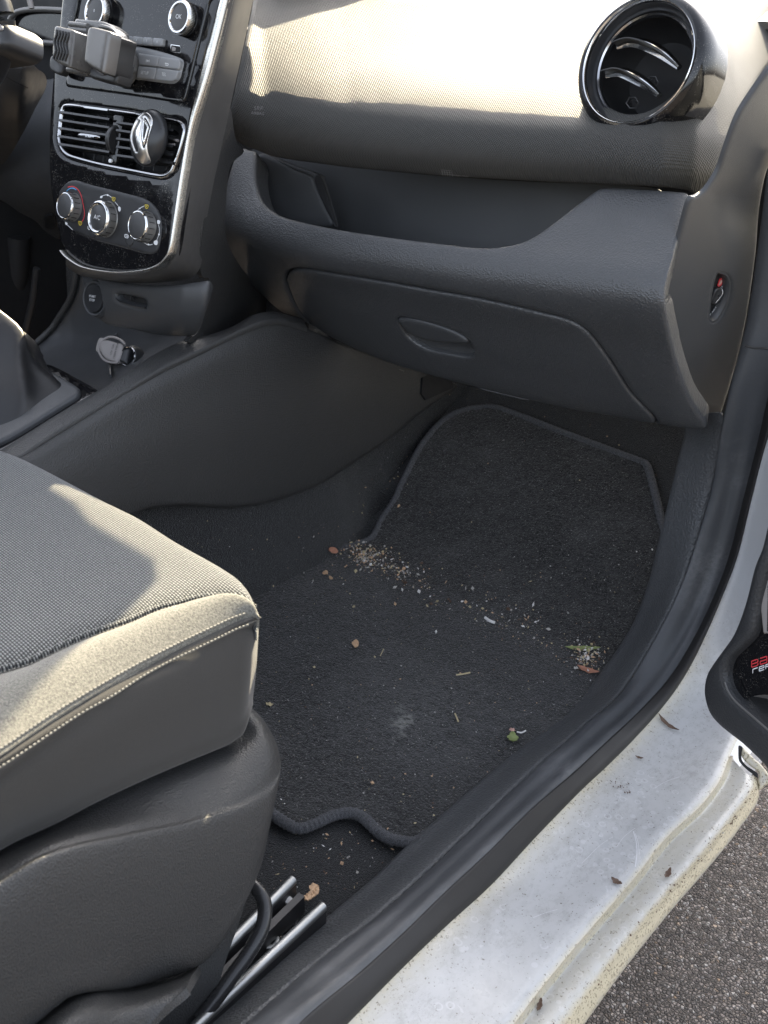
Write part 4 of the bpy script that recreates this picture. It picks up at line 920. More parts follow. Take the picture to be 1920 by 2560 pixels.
# tracks and adjuster bar under the cushion edge
def rail(name,P0,P1,z,r,w,hgt,mat=M_RAIL):
    a=at(*P0,'z',z); b=at(*P1,'z',z); d=(b-a).normalized(); x=V((0,0,1)).cross(d).normalized()
    return a,b,d,x
a1,b1,_,x1=rail('r',(732,2200),(480,2455),.034,0,0,0)
a2,b2,d2,x2=rail('r',(808,2266),(480,2575),.034,0,0,0)
def track(a,b,x,sgn):
    mb=MB(); mb.add(*tube([a,a.lerp(b,.5),b],.0047,14)); return mb
tr=thing('seat_track','steel seat track with bright rounded edges bolted to the floor beside the sill','seat track',V(((a1.x+a2.x)/2,a1.y-.1,0)))
obj('track_edge',track(a1,b1,x1,1),M_RAIL,tr); obj('track_edge',track(a2,b2,x2,1),M_RAIL,tr)
def web(a,b,x,w0,w1,z0,z1,mat,name):
    o=[a+x*w0,b+x*w0,b+x*w1,a+x*w1]; 
    vs=[V((p.x,p.y,z0)) for p in o]+[V((p.x,p.y,z1)) for p in o]
    return obj(name,(vs,[(3,2,1,0),(4,5,6,7),(0,1,5,4),(1,2,6,5),(2,3,7,6),(3,0,4,7)]),mat,tr,flat=True)
web(a1,b1,x1,-.004,.004,.0,.033,M_RAILD,'track_wall'); web(a2,b2,x2,-.004,.004,.0,.033,M_RAILD,'track_wall')
m0=a1.lerp(a2,.5)+ (b1-a1)*.05; m1=b1.lerp(b2,.5); wv_=(a2-a1).length*.5-.006
web(m0,m1,x2,-wv_,wv_,.002,.008,M_RAILD,'track_bed'); 
m2=a1.lerp(a2,.36)+(b1-a1)*.02; web(m2,b1.lerp(b2,.36),x2,-.0035,.0035,.008,.030,M_RAILD,'track_slide')
bo=at(670,2354,'z',.010); obj('track_bolt',lathe(bo,V((0,0,1)),[(.0105,0),(.010,.003),(.0085,.0036),(.0062,.003),(.0055,.0005),(.0004,.0)],24),M_RAIL,tr)
for q in ((722,2252),(792,2300)):
    c=at(*q,'z',.022); obj('rivet',lathe(c,V((.3,-.3,.9)),[(.004,0),(.0035,.002),(.0003,.003)],16),M_CHIP,tr)
mb=MB(); mb.add(*patch([(700,2352),(690,2330),(720,2300),(745,2275),(760,2280),(740,2310),(715,2340)],Pl(V((0,0,.0095)),(0,0,1)),0,.0008,6.,fn=lambda x,y,d:rnd.uniform(0,.0015))[:2]); mb.add(*patch([(610,2440),(640,2395),(660,2380),(650,2410),(625,2440)],Pl(V((0,0,.0095)),(0,0,1)),0,.0008,6.,fn=lambda x,y,d:rnd.uniform(0,.0015))[:2]); obj('grease_smear',mb,M_GLOSS,tr)
tb=[at(u,v,'z',z) for u,v,z in ((600,2195,.09),(626,2208,.09),(648,2228,.088),(660,2255,.083),(662,2285,.078),(655,2320,.072),(640,2352,.066),(615,2392,.058),(580,2440,.05),(545,2490,.042),(500,2550,.03))]
top('adjuster_bar',MB().add(*tube(resample(tb,50),.0062,16)),M_STEELT,'bent glossy black tube bar beside the seat track under the seat cover','adjuster bar')
# ================================================================== DOOR OPENING: trim, seal, painted sill
kin=[(1716,1040),(1712,1080),(1698,1136),(1671,1253),(1644,1362),(1622,1452),(1585,1552),(1536,1633),(1468,1723),(1400,1790),(1347,1834),(1203,1951),(1022,2110),(937,2192),(902,2222),(809,2300),(691,2396),(535,2530),(380,2660)]
kout=[(1808,1040),(1800,1093),(1784,1203),(1753,1317),(1712,1443),(1667,1543),(1599,1665),(1545,1742),(1477,1800),(1400,1868),(1353,1907),(1203,2052),(1046,2200),(944,2289),(870,2345),(775,2420),(683,2500),(611,2562),(470,2690)]
sout=[(1960,940),(1915,1099),(1879,1235),(1843,1380),(1807,1475),(1762,1579),(1716,1669),(1653,1760),(1581,1841),(1513,1909),(1444,1972),(1330,2088),(1222,2204),(1110,2305),(1000,2409),(860,2550),(730,2680)]
def ext(P,dv=420):
    (a,b),(c,d)=P[-2],P[-1]; k=dv/(d-b); return P+[(c+(c-a)*k,d+dv)]
kin=ext(kin); kout=ext(kout); sout=ext(sout)
XI,XO,XW=-.452,-.398,-.348
def onx(P,x,n=70): return resample([at(u,v,'x',x) for u,v in P],n)
ri=onx(kin,XI); ro=onx(kout,XO); 
kick=thing('sill_trim','grained black plastic kick trim curving along the inside of the door sill','trim',V((-.42,.7,0)))
m1_=[a.lerp(b,.3)+V((.004,-.004,.004)) for a,b in zip(ri,ro)]; m2_=[a.lerp(b,.75)+V((.003,-.005,.006)) for a,b in zip(ri,ro)]
inn=[p+V((.004,.012,-.03)) for p in ri]; outn=[p+V((.006,.012,-.02)) for p in ro]
ks=shell(*loft([inn,ri,m1_,m2_,ro,outn],90,28),90,28,.004); obj('trim_moulding',ks,M_KICK,kick,ang=80)
# rubber seal: three longitudinal zones lofted between traced edges
seal=thing('door_seal','scuffed black rubber door seal running round the door opening','door seal',V((-.37,.7,.02)))
up_ex=[(1935,330),(1918,450),(1905,560),(1893,680),(1878,790),(1858,880),(1835,975)]
kout2=[(1925,380),(1905,540),(1885,690),(1868,800),(1846,890),(1822,985)]+kout[1:]
# centre line of the bulb (highest crest) and outer lower edge
crest=[(1990,330),(1960,480),(1940,620),(1925,740),(1905,840),(1885,930),(1862,1050),(1835,1190),(1795,1350),(1748,1490),(1690,1610),(1620,1712),(1540,1800),(1440,1885),(1340,1975),(1230,2080),(1110,2190),(1000,2292),(900,2378),(800,2460),(690,2550),(580,2650)]
crease=[(2030,330),(2010,480),(1985,640),(1965,760),(1945,870),(1922,980),(1893,1110),(1860,1240),(1824,1385),(1785,1490),(1736,1592),(1676,1690),(1600,1775),(1520,1850),(1440,1925),(1330,2020),(1222,2128),(1110,2232),(1010,2330),(900,2430),(790,2520),(660,2640)]
sout2=[(2090,330),(2065,480),(2040,640),(2010,780),(1975,900)]+sout[1:]
crest=ext(crest); crease=ext(crease)
q0=resample([at(u,v,'x',-.395) for u,v in kout2],80); q1=resample([at(u,v,'x',-.376) for u,v in crest],80); q2=resample([at(u,v,'x',-.360) for u,v in crease],80); q3=resample([at(u,v,'x',XW) for u,v in sout2],80)
def off(P,d): return [p+d for p in P]
def inward(P):
    out=[]
    for i,p in enumerate(P):
        t_=(P[min(len(P)-1,i+1)]-P[max(0,i-1)]).normalized(); n_=V((1,0,0)).cross(t_); n_=n_ if n_.dot(C0-p)>0 else -n_; out.append(n_.normalized())
    return out
n1_=inward(q1)
bul=[[p-n*.008 for p,n in zip(q0,n1_)],q0,[a.lerp(b,.5)+n*.005 for a,b,n in zip(q0,q1,n1_)],[p+n*.004 for p,n in zip(q1,n1_)],[a.lerp(b,.6)+n*.004 for a,b,n in zip(q1,q2,n1_)],q2]
obj('seal_bulb',shell(*loft(bul,150,30),150,30,.003),M_SEAL,seal,ang=80)
lip=[[a.lerp(b,.75)-n*.006 for a,b,n in zip(q1,q2,n1_)],[p-n*.0005 for p,n in zip(q2,n1_)],[a.lerp(b,.35)+n*.001 for a,b,n in zip(q2,q3,n1_)],q3,[p-n*.014 for p,n in zip(q3,n1_)]]
obj('seal_lip',shell(*loft(lip,150,14),150,14,.002),M_SEALD,seal,ang=80)
mb=MB(); j=spath([(1862,862),(1885,868),(1905,868),(1925,872)],Pl(at(1890,866,'x',-.374),(.4,-.9,0)),.004,n=8)
mb.add(*tube(j,.0012,8)); obj('seal_joint',mb,M_SEALD,seal)
# pale scuffs on trim and seal are thin flecks of chalk
# ------------------------------------------------------------------ painted body
body=thing('hatchback_car','white painted car body around the open door with a dirty scratched sill','car',V((-.3,.5,-.15)))
s_in=[(2010,880),(1950,1000),(1912,1099),(1876,1235),(1840,1380),(1804,1475),(1759,1579),(1712,1669),(1648,1760),(1576,1841),(1508,1909),(1440,1972),(1326,2088),(1218,2204),(1106,2305),(996,2409),(856,2550),(726,2680)]
s_gr=[(2080,900),(2040,1050),(2000,1200),(1965,1360),(1930,1520),(1905,1640),(1880,1740),(1860,1810),(1838,1860),(1820,1900),(1800,1950),(1749,2017),(1665,2095),(1582,2200),(1471,2328),(1360,2461),(1288,2555),(1180,2690)]
s_in=ext(s_in); s_gr=ext(s_gr)
p_in=resample([at(u,v,'x',XW-.004) for u,v in s_in],100)
def grx(i,n): return -.262
p_gr=[]
for (u,v) in s_gr:
    p_gr.append(at(u,v,'x',-.275) if v<1700 else at(u,v,'z',.034))
p_gr=resample(p_gr,100)
n_=100
inn2=[p+V((0,.010,-.012)) for p in p_in]
pm=[a.lerp(b,.06)+V((.0,.0,-.002)) for a,b in zip(p_in,p_gr)]; pm1=[a.lerp(b,.2)+V((0,.004,-.004)) for a,b in zip(p_in,p_gr)]; pm2=[a.lerp(b,.55)+V((0,.005,-.003)) for a,b in zip(p_in,p_gr)]; pm3=[a.lerp(b,.9)+V((0,.001,.003)) for a,b in zip(p_in,p_gr)]
rowsS=[inn2,p_in,pm,pm1,pm2,pm3,p_gr]
vs,fs=loft(rowsS,100,34)
def grime(k):
    f=k/33.*6
    return (.95 if f<1.6 else max(0,1-(f-1.6)/1.9)**1.4*.95)+max(0,(f-5.3)/.7)*.8
att=[grime(k) for k in range(34) for _ in range(100)]
sv_,sf_=shell(vs,fs,100,34,.004)
obj('door_sill',(sv_,sf_,att+att),M_PAINT,body,ang=70)
# lower ledge beyond the groove, outer rolled edge
g2=[(1832,1890),(1815,1945),(1760,2022),(1676,2102),(1593,2207),(1482,2336),(1371,2469),(1299,2563),(1190,2700)]
g3=[(1868,1935),(1862,1975),(1800,2058),(1735,2135),(1655,2222),(1530,2370),(1400,2530),(1290,2670)]
g4=[(1893,1945),(1889,1978),(1850,2032),(1821,2071),(1750,2155),(1677,2237),(1555,2387),(1427,2560),(1320,2700)]
z0=[at(u,v,'z',.0335) for u,v in s_gr[9:]]; z1=[at(u,v,'z',.019) for u,v in ext(g2)]; z3=[at(u,v,'z',.018) for u,v in ext(g3)]; z4=[at(u,v,'z',.006) for u,v in ext(g4)]
z0,z1,z3,z4=[resample(q,90) for q in (z0,z1,z3,z4)]
z2=[a.lerp(b,.12)+V((0,0,-.003)) for a,b in zip(z1,z3)]
z5=[p+V((.002,0,-.022)) for p in z4]; z6=[p+V((-.035,0,-.06)) for p in z4]
vs,fs=loft([z0,z1,z2,z3,z4,z5,z6],90,36)
def gr2(k):
    f=k/35.*6; return (.55 if f<1.6 else 0)+max(0,1-abs(f-4.1)/.9)*1.3+.25
att=[gr2(k) for k in range(36) for _ in range(90)]
sv_,sf_=shell(vs,fs,90,36,.003); obj('sill_ledge',(sv_,sf_,att+att),M_PAINT,body,ang=70)
# dark gap and the wing flange behind it
GPn=Pl(at(1870,1910,'z',.02),(.1,-.8,.6))
obj('panel_gap',patch(Z('o',590,1680,640,1705,625,1790,632,1880,700,1960,790,2020,845,2060,858,2110,840,2125,790,2080,700,2010,620,1930,590,1870,585,1760),GPn,.001,.003,5.),M_DARK,body)
fl_=patch(Z('o',632,1700,700,1760,800,1860,900,1950,1000,2080,1040,2150,960,2230,870,2290,850,2180,868,2090,840,2030,760,1970,680,1900,645,1860,618,1800),GPn,-.001,.006,7.,.003,5.)
obj('wing_flange',(fl_[0],fl_[1],[.9 if d<8 else .5 for d in fl_[2]]),M_PAINT,body)
# hidden from the lens but shading the cabin: roof, far door, bulkhead
def slab(name,P,th,mat):
    n=(P[1]-P[0]).cross(P[2]-P[0]).normalized(); N=len(P); vs=P+[p-n*th for p in P]
    fs=[tuple(range(N)),tuple(reversed(range(N,2*N)))]+[(i,i+N,(i+1)%N+N,(i+1)%N) for i in range(N)]
    return obj(name,(vs,fs),mat,body,flat=True)
HEADLIN=plain('headliner',(.35,.34,.32),.9)
slab('roof_header',[V(q) for q in ((-1.40,.58,1.225),(-.45,.58,1.225),(-.55,.70,1.20),(-1.32,.70,1.20))],.03,HEADLIN)
slab('roof_rail',[V(q) for q in ((-1.48,-1.2,1.22),(-1.40,-1.2,1.24),(-1.40,.66,1.22),(-1.48,.64,1.19))],.03,HEADLIN)
slab('roof_rail',[V(q) for q in ((-.48,-1.2,1.24),(-.42,-1.2,1.22),(-.42,.62,1.19),(-.48,.64,1.22))],.03,HEADLIN)
slab('bulkhead',[V((-1.7,1.75,-.1)),V((-.36,1.75,-.1)),V((-.33,1.74,.80)),V((-1.7,1.74,.80))],.02,M_DARK)
slab('far_door_panel',[V((-1.68,-.6,-.1)),V((-1.68,1.4,-.1)),V((-1.62,1.3,.72)),V((-1.62,-.6,.72))],.03,M_DARK)
slab('wing_panel',[V((-.30,1.13,-.10)),V((-.30,2.2,-.10)),V((-.24,2.2,.68)),V((-.30,1.13,.70))],.02,M_BODY)
slab('rear_bulkhead',[V((-1.7,-.75,-.1)),V((-.4,-.75,-.1)),V((-.5,-.85,.72)),V((-1.6,-.85,.72))],.02,M_DARK)
slab('side_skirt',[V((-.30,-.6,-.05)),V((-.30,1.3,-.05)),V((-.33,1.3,-.20)),V((-.33,-.6,-.20))],.03,M_BODY)
blockp=[V((x,1.15,z)) for x,z in ((-.905,.812),(-.908,.955),(-.925,.985),(-1.28,.985),(-1.32,.95),(-1.33,.785),(-1.09,.785),(-1.05,.787),(-1.015,.796),(-.925,.799))]
slab('seat_sun_blocker',blockp,.03,M_BLACKP)  # out-of-frame slab added and outlined to cast the shadow on the seat
slab('gaiter_sun_blocker',[V((x,1.06,z)) for x,z in ((-1.17,.715),(-1.19,.87),(-1.28,.95),(-1.58,.95),(-1.68,.88),(-1.68,.715))],.04,M_DASHTOP)  # slab added out of view to keep sun off the gear gaiter
slab('blocker_stalk',[V((-1.05,1.15,.98)),V((-1.01,1.15,.98)),V((-1.01,.70,1.21)),V((-1.05,.70,1.21))],.02,M_BLACKP)  # added to hang the seat's shadow slab from the roof header
obj('front_pillar',tube([V((-1.66,1.40,.72)),V((-1.50,.95,1.05)),V((-1.42,.72,1.22))],.035,10),M_DARK,body)
# ================================================================== OPEN DOOR (inner panel, hinged ahead of the sill)
M_RIM=leather('door_rim_grain',(.030,.031,.033),.48,500.,.35,.3,.45)
door=thing('vehicle_door','open passenger door with matt black pocket rim, gloss black speaker panel and red lettering','car door',at(1780,1760,'x',-.27))
D0=at(1753,1722,'y',.90); D_=Pl(D0,(-.42,-.905,.06))
d_out=Z('h',1400,-400,1260,200,1180,640,1142,660,1100,820,1060,920,1020,1080,990,1180,960,1260,930,1320,880,1390,830,1460,795,1520,780,1590,785,1660,812,1740,860,1800,920,1850,990,1905,1080,1990,1148,2060,1300,2200,1600,2400,1600,-400)
d_in=Z('h',1330,200,1230,600,1165,830,1120,1000,1090,1120,1075,1210,1058,1290,1030,1335,980,1385,930,1435,908,1490,906,1540,922,1600,955,1650,1010,1705,1080,1765,1148,1825,1300,1960,1500,2100,1500,200)
obj('pocket_rim',patch(d_out,D_,.0,.03,11.,.008,16.,holes=[d_in]),M_RIM,door)
obj('speaker_panel',patch(Z('h',1320,180,1220,600,1155,830,1108,1000,1075,1120,1060,1220,1040,1290,1010,1330,960,1380,915,1430,890,1490,890,1550,910,1610,945,1668,1000,1660,1060,1640,1148,1630,1400,1650,1500,1600,1500,200),D_,-.012,.006,14.),M_GLOSS,door)
obj('bottle_pocket',patch(Z('h',930,1670,985,1648,1060,1632,1148,1628,1400,1650,1400,2050,1148,1830,1000,1700),D_,-.020,.004,11.,fn=lambda x,y,d:-.018*min(1,d/18.)),M_GREYP,door)
mb=MB(); mb.add(*tube(spath(Z('h',906,1560,925,1610,955,1655,1010,1708,1080,1768,1148,1828,1300,1965),D_,-.001),.0012,8)); obj('rim_bead',mb,M_FRAME,door)
gr_=patch(Z('h',1112,1020,1250,1000,1300,1100,1280,1290,1180,1295,1135,1290,1118,1270),D_,-.007,.005,6.,.002,4.); obj('speaker_grille',(gr_[0],gr_[1]),M_GREYP,door)
mb=MB()
for yy in range(1040,1290,14): mb.add(*strip(Z('h',1120,yy,1290,yy-8),D_,.0012,-.0065,8))
for xx in range(1125,1290,14): mb.add(*strip(Z('h',xx,1030,xx-6,1285),D_,.0010,-.0064,8))
obj('grille_weave',mb,M_DARK,door,flat=True)
# squared lettering drawn as strokes
def strokes(chars,x0,y0,w,h,gap,slant,rise,sup,wm,off):
    G={'B':[[(0,0),(0,1),(.85,1),(1,.8),(.85,.5),(0,.5)],[(.85,.5),(1,.25),(.85,0),(0,0)]],'A':[[(0,1),(1,1),(1,0),(0,0),(0,.5),(1,.5)]],'S':[[(1,1),(0,1),(0,.5),(1,.5),(1,0),(0,0)]],
       'R':[[(0,0),(0,1),(1,1)]],'E':[[(1,.0),(0,0),(0,1),(1,1),(1,.5),(0,.5)]],'F':[[(0,0),(0,1),(1,1)],[(0,.5),(.8,.5)]],'L':[[(0,1),(0,0),(1,0)]],'X':[[(0,0),(1,1)],[(0,1),(1,0)]]}
    mb=MB()
    for i,c in enumerate(chars):
        for S in G[c]:
            P=[(x0+(i*(w+gap)+px_*w)+py_*h*slant, y0-(i*(w+gap)+px_*w)*rise-py_*h) for px_,py_ in S]
            for a,b in zip(P,P[1:]): mb.add(*strip([a,b],sup,wm,off,3))
    return mb
obj('bass_lettering',strokes('BASS',1858,1673,16.5,15.5,5,.0,.32,D_,.0011,-.0110),M_RED,door,flat=True)
obj('reflex_lettering',strokes('REFLEX',1861,1688,12,10,4,.0,.34,D_,.0009,-.0110),M_WHITE,door,flat=True)
slab2=[V(q) for q in ((-.10,.9,-.18),)]
# ================================================================== GROUND
gx=[-30,-3,-.6,-.3,0,.4,1.2,3,30]
gv=[V((x,y,-.305)) for y in (-30,-3,-.5,.2,.8,1.5,3,30) for x in gx]
gr=obj('ground',(gv,grid_faces(8,9)),M_ASPH); gr['kind']='structure'
# ================================================================== DEBRIS
def leaf(name,u,v,sup,L,W,ang,mat,label_,cat,curl=.25,shape=.8,group=None,off=.002):
    p,n=sup.hit(u,v); x=(RIGHT-n*RIGHT.dot(n)).normalized(); y=n.cross(x); d=x*math.cos(ang)+y*math.sin(ang); s=n.cross(d)
    N=9; vs=[]
    for i in range(N):
        f=i/(N-1.); w=W*(math.sin(math.pi*f)**shape)*(1+.25*math.sin(f*17+u)); c=p+d*(f-.5)*L+n*(off+curl*L*(f-.5)**2*2+rnd.uniform(0,.0004)); 
        for k in (-1,-.5,0,.5,1): vs.append(c+s*w*.5*k+n*(curl*W*abs(k)*.5))
    vs2,fs=shell(vs,grid_faces(N,5),N,5,.0005)
    return top(name,MB().add(vs2,fs),mat,label_,cat,group)
def flake(name,P,sup,mat,label_,cat,off=.003,th=.0008,group=None):
    r=patch(P,sup,off,th,4.,fn=lambda x,y,d:rnd.uniform(-.0008,.0012)); return top(name,MB().add(r[0],r[1]),mat,label_,cat,group)
def rag(u,v,r,n=9,asp=.7,ang=0):
    out=[]
    for k in range(n):
        a=2*math.pi*k/n; q=r*rnd.uniform(.65,1.1); x=q*math.cos(a); y=q*asp*math.sin(a); out.append((u+x*math.cos(ang)-y*math.sin(ang),v+x*math.sin(ang)+y*math.cos(ang)))
    return out
MS=mat_sup
class Up:
    def __init__(s,b,h): s.b=b; s.h=h
    def hit(s,u,v): p,n=s.b.hit(u,v); return p+n*s.h,n
MT=Up(mat_sup,.0065); FS=Sup(*fm)
flake('dry_leaf',rag(820,1374,14,9,.75,.4),Up(FS,.006),M_LRED,'reddish leaf scrap lying on the carpet just above the mat edge, by the console','leaf',.004)
flake('dry_leaf',rag(889,1627,11,9,.9,1.2),MT,M_LTAN,'curled tan leaf scrap alone in the middle of the mat','leaf',.005,.001)
flake('dry_leaf',rag(812,1446,8,8,.8,.3),MT,M_LTAN,'upper of two small tan leaf crumbs beside the debris heap','leaf',.004)
flake('dry_leaf',rag(827,1460,7,8,.7,.6),MT,M_LTAN,'lower of two small tan leaf crumbs beside the debris heap','leaf',.004)
flake('dry_leaf',rag(674,1778,9,8,.6,.1),MT,M_STRAW,'pale yellow leaf scrap on the mat next to the seat cover','leaf',.004)
leaf('green_leaf',1280,1862,MT,.017,.012,1.5,M_LGRN,'small green leaf on the mat near the sill trim','leaf',.3)
flake('petal',rag(1278,1842,8,8,.6,.4),MT,M_LPINK,'pinkish petal on the mat just above the green leaf','petal',.004)
leaf('green_pod',1456,1633,MT,.045,.008,-.12,M_LGRN,'narrow green seed pod across the litter heap by the sill','pod',.1)
leaf('dry_leaf',1468,1690,MT,.028,.010,-.5,M_LRED,'long rust red leaf below the green pod beside the sill trim','leaf',.2)
flake('bark_flake',[(757,2275),(775,2258),(772,2248),(783,2238),(795,2245),(797,2260),(785,2272),(768,2282)],Up(FS,.012),M_LTAN,'pale tan bark flake at the end of the seat track','bark',.004,.0012)
flake('bark_flake',[(1028,2163),(1035,2156),(1048,2155),(1055,2158),(1048,2167),(1036,2168)],Up(FS,.004),M_CHIP,'whitish paper scrap on the floor carpet below the mat beside the sill','scrap',.003)
SS=Sup(*loft(rowsS,100,34)); LS=Sup(*loft([z0,z1,z2,z3,z4],90,24))
leaf('dry_leaf',1668,1815,SS,.030,.005,-.95,M_LBRN,'thin curled dark brown leaf on the white sill near the door seal','leaf',.3,.6)
leaf('dry_leaf',1540,2209,SS,.011,.006,-.8,M_LBRN,'small dark brown flake on the white sill by the groove','leaf',.3)
leaf('dry_leaf',1597,1898,SS,.008,.003,-.4,M_LBRN,'tiny dark brown flake on the white sill halfway to the door','leaf',.3)
leaf('dry_leaf',1349,2520,LS,.013,.004,1.2,M_LBRN,'brown leaf fragment on the dirty outer ledge of the sill','leaf',.3)
leaf('dry_leaf',1669,2190,LS,.014,.005,1.0,M_LBRN,'broken brown leaf on the outer ledge above the asphalt','leaf',.3)
def stick(name,P,sup,r,mat,label_,cat,group=None):
    top(name,MB().add(*tube(spath(P,sup,.003,n=10),r,6)),mat,label_,cat,group)
stick('twig',[(1139,1703),(1155,1701),(1174,1697)],MT,.0010,M_STRAW,'straw stalk lying flat on the mat, longest one near its middle','twig')
stick('twig',[(1136,1800),(1141,1812),(1144,1820)],MT,.0010,M_STRAW,'short straw stalk pointing towards the wavy edge of the mat','twig')
stick('twig',[(1212,1558),(1222,1566),(1236,1571)],MT,.0020,M_CHIP,'pale split wood chip on the mat crease','twig')
stick('twig',[(1290,1846),(1302,1848),(1312,1843)],MT,.0009,M_CHIP,'thin whitish stalk beside the green leaf on the mat','twig')
stick('twig',[(950,1655),(955,1645),(958,1638)],MT,.0006,M_STRAW,'fine straw fibre to the right of the tan leaf on the mat','twig')
# uncountable crumbs and grit
cm=[M_GRIT,M_CHIP,M_STRAW,M_LTAN,M_LBRN]
def crumb(mb,sup,u,v,s):
    p,n=sup.hit(u,v); a=V((rnd.gauss(0,1),rnd.gauss(0,1),rnd.gauss(0,1))).normalized(); b=a.cross(n).normalized(); c=a.cross(b)
    k=rnd.choice((.35,.6,.9)); q=p+n*(.0015+s*.3)
    vs=[q+a*s*rnd.uniform(.7,1.5),q-a*s*rnd.uniform(.7,1.3),q+b*s*k,q-b*s*k,q+c*s*k*.8,q-c*s*k*.8]
    mb.add(vs,[(0,2,4),(2,1,4),(1,3,4),(3,0,4),(2,0,5),(1,2,5),(3,1,5),(0,3,5)],rnd.choices(range(5),(3.5,1.6,3,3,1.8))[0])
mb=MB(); MP=[(x,y) for x,y in mat_out]
def spray(n,u,v,su,sv,smin,smax,sup,ang=0.):
    global mb
    for _ in range(n):
        a,b=rnd.gauss(0,su),rnd.gauss(0,sv); x=u+a*math.cos(ang)-b*math.sin(ang); y=v+a*math.sin(ang)+b*math.cos(ang)
        crumb(mb,sup,x,y,(smin*.8+(smax-smin)*rnd.random()**3))
spray(420,915,1400,26,16,.0007,.0034,MT,.3); spray(260,985,1430,38,20,.0006,.0026,MT,.35); spray(60,880,1375,30,16,.0006,.0026,MT); spray(70,860,1440,60,40,.0006,.002,MT)
for i in range(330):
    f=rnd.random(); crumb(mb,MT,950+(1480-950)*f+rnd.gauss(0,20),1430+(1650-1430)*f+rnd.gauss(0,32),.0005+.0038*rnd.random()**4)
spray(260,1470,1655,22,22,.0007,.0032,MT,.5); spray(60,1290,1560,40,25,.0007,.0028,MT)
k=0
while k<900:
    u,v=rnd.uniform(600,1640),rnd.uniform(1380,2100)
    if inpoly(u,v,MP) and segd(u,v,[MP])>6: crumb(mb,MT,u,v,.0004+.0013*rnd.random()**4); k+=1
k=0
while k<60:
    u,v=rnd.uniform(950,1640),rnd.uniform(1030,1500)
    if inpoly(u,v,MP): crumb(mb,MT,u,v,.0004+.0012*rnd.random()**3); k+=1
for _ in range(60): crumb(mb,FS,rnd.gauss(960,60),rnd.gauss(1180,70),.0007+.0024*rnd.random()**3)
for _ in range(50): crumb(mb,FS,rnd.uniform(1080,1640),rnd.uniform(960,1100),.0006+.002*rnd.random()**3)
for _ in range(40): crumb(mb,FS,rnd.uniform(450,900),rnd.uniform(1300,1420),.0005+.0012*rnd.random()**3)
for _ in range(110): crumb(mb,Up(FS,.004),rnd.uniform(650,1030),rnd.uniform(2085,2240),.0006+.0022*rnd.random()**3)
KS=Sup(ks[0],ks[1])
for _ in range(40): f=rnd.random(); crumb(mb,KS,1420-480*f+rnd.gauss(0,20),1800+400*f+rnd.gauss(0,10),.0004+.0008*rnd.random()**2)
spray(60,1626,1492,5,16,.0004,.0012,KS,.3); spray(30,1380,1778,10,5,.0003,.001,KS); spray(25,1263,1950,14,6,.0003,.0009,KS)
for x,y,s in ((1089,1593,.003),(1328,1464,.003),(1190,1565,.0018),(1308,1578,.0025),(1334,1607,.0022),(785,1682,.0025),(795,1657,.0015),(1005,1488,.003),(782,1465,.002),(1157,1474,.0025),(930,1973,.003),(1383,1776,.002),(1640,1190,.003),(1548,1115,.003),(1000,1273,.003),(1125,1150,.003),(1012,1950,.002),(985,1198,.003),(1052,1123,.003)): crumb(mb,MT if y>1240 else FS,x,y,s)
obj('crumbs',mb,cm,flat=True)['kind']='stuff'
mb=MB()
spray(150,1557,1966,20,12,.0002,.0012,SS,.6); spray(50,1640,2050,40,30,.0002,.0009,SS); spray(40,1500,2230,60,40,.0002,.0009,SS,-.7)
for _ in range(420):
    f=rnd.random(); i=min(len(g4)-2,int(f*(len(g4)-1))); q=f*(len(g4)-1)-i; w_=rnd.random()**.6
    a=[g3[min(len(g3)-1,i)][c]*(1-q)+g3[min(len(g3)-1,i+1)][c]*q for c in (0,1)]; b=[g4[i][c]*(1-q)+g4[i+1][c]*q for c in (0,1)]
    crumb(mb,LS,a[0]+(b[0]-a[0])*w_-2,a[1]+(b[1]-a[1])*w_-2,.0002+.0013*rnd.random()**3)
for f_ in mb.f: pass
obj('sill_grit',mb,[M_LBRN,M_GRIT,M_LBRN,M_LBRN,M_LBRN],flat=True)['kind']='stuff'
mb=MB(); S2=Up(SS,.0002)
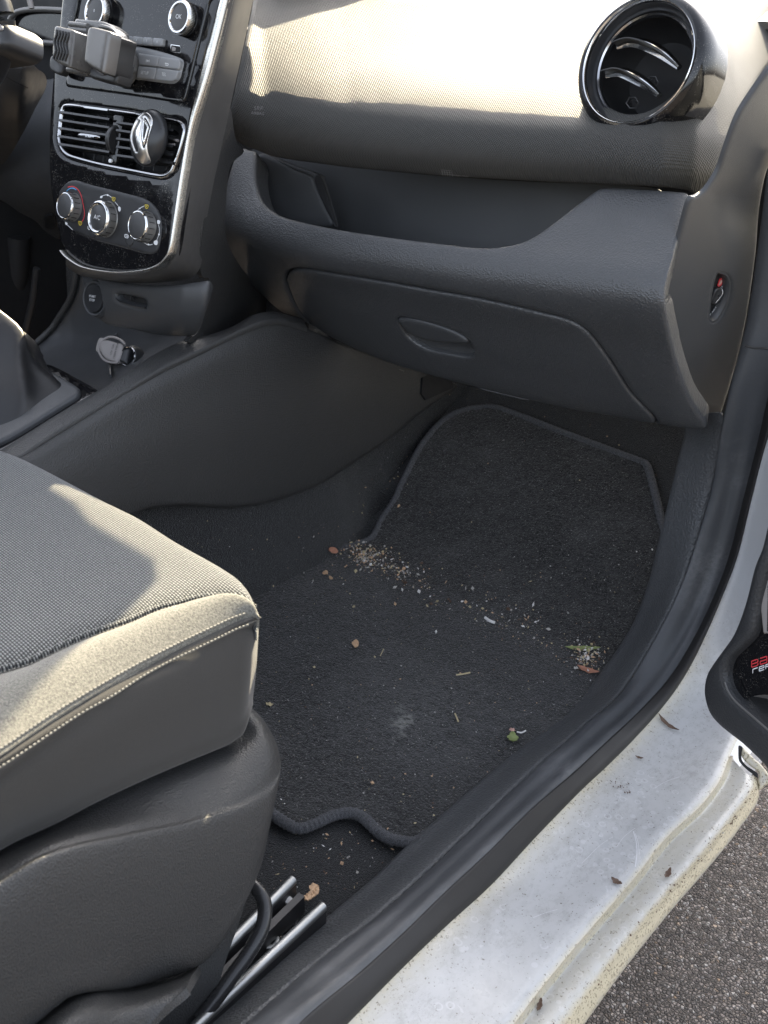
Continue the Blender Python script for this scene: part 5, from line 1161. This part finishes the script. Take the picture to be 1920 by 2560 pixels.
for P,w_ in ((Z('j',1052,575,1064,620,1068,670,1060,735),.0009),(Z('j',1060,585,1074,630,1078,680),.0006),(Z('j',600,965,650,945,710,928),.0004),(Z('j',980,640,1010,600,1060,560),.0004),(Z('j',820,720,900,640,960,600),.0003),(Z('j',1150,380,1200,350,1260,330),.0004)): mb.add(*strip(P,S2,w_,.0002))
obj('paint_scratch',mb,plain('scratch_pale',(.62,.62,.63),.4),body,flat=True)
# chalky smudge worked into the mat
# ================================================================== LIGHT, WORLD, CAMERA
sd=V(SUN).normalized()
el=math.asin(sd.z); az=math.atan2(sd.x,sd.y)
w=bpy.data.worlds.new('World'); sc.world=w; w.use_nodes=True
nt=w.node_tree; sky=nt.nodes.new('ShaderNodeTexSky'); sky.sky_type='NISHITA'; sky.sun_disc=False; sky.sun_elevation=el; sky.air_density=.8; sky.dust_density=4.; sky.ozone_density=.6; sky.sun_rotation=az
hs=nt.nodes.new('ShaderNodeHueSaturation'); hs.inputs['Saturation'].default_value=.45; nt.links.new(sky.outputs[0],hs.inputs['Color']); nt.links.new(hs.outputs[0],nt.nodes['Background'].inputs[0]); nt.nodes['Background'].inputs[1].default_value=SKY
sl=bpy.data.lights.new('sun','SUN'); sl.energy=SUNE; sl.angle=R(.53); sl.color=(1.,.855,.585); so_=bpy.data.objects.new('sun',sl); COL.objects.link(so_); so_.rotation_euler=sd.to_track_quat('Z','Y').to_euler(); so_.location=(0,0,4)
cam=bpy.data.cameras.new('camera'); co=bpy.data.objects.new('camera',cam); COL.objects.link(co); sc.camera=co
m=Matrix(((RX[0],-RX[1],-RX[2],C0.x),(RY[0],-RY[1],-RY[2],C0.y),(RZ[0],-RZ[1],-RZ[2],C0.z),(0,0,0,1))); co.matrix_world=m
cam.sensor_fit='HORIZONTAL'; cam.sensor_width=36.; cam.lens=F/1920*36; cam.clip_start=.02; cam.clip_end=200
cam.dof.use_dof=True; cam.dof.focus_distance=1.12; cam.dof.aperture_fstop=18.
sc.render.resolution_x=768; sc.render.resolution_y=1024
vs_=sc.view_settings; sc.display_settings.display_device='sRGB'; vs_.view_transform='Standard'; vs_.look='None'; vs_.exposure=EXPO; vs_.gamma=1.; vs_.use_curve_mapping=False
sc.render.engine='CYCLES'
sc.cycles.max_bounces=8; sc.cycles.diffuse_bounces=4; sc.cycles.glossy_bounces=4
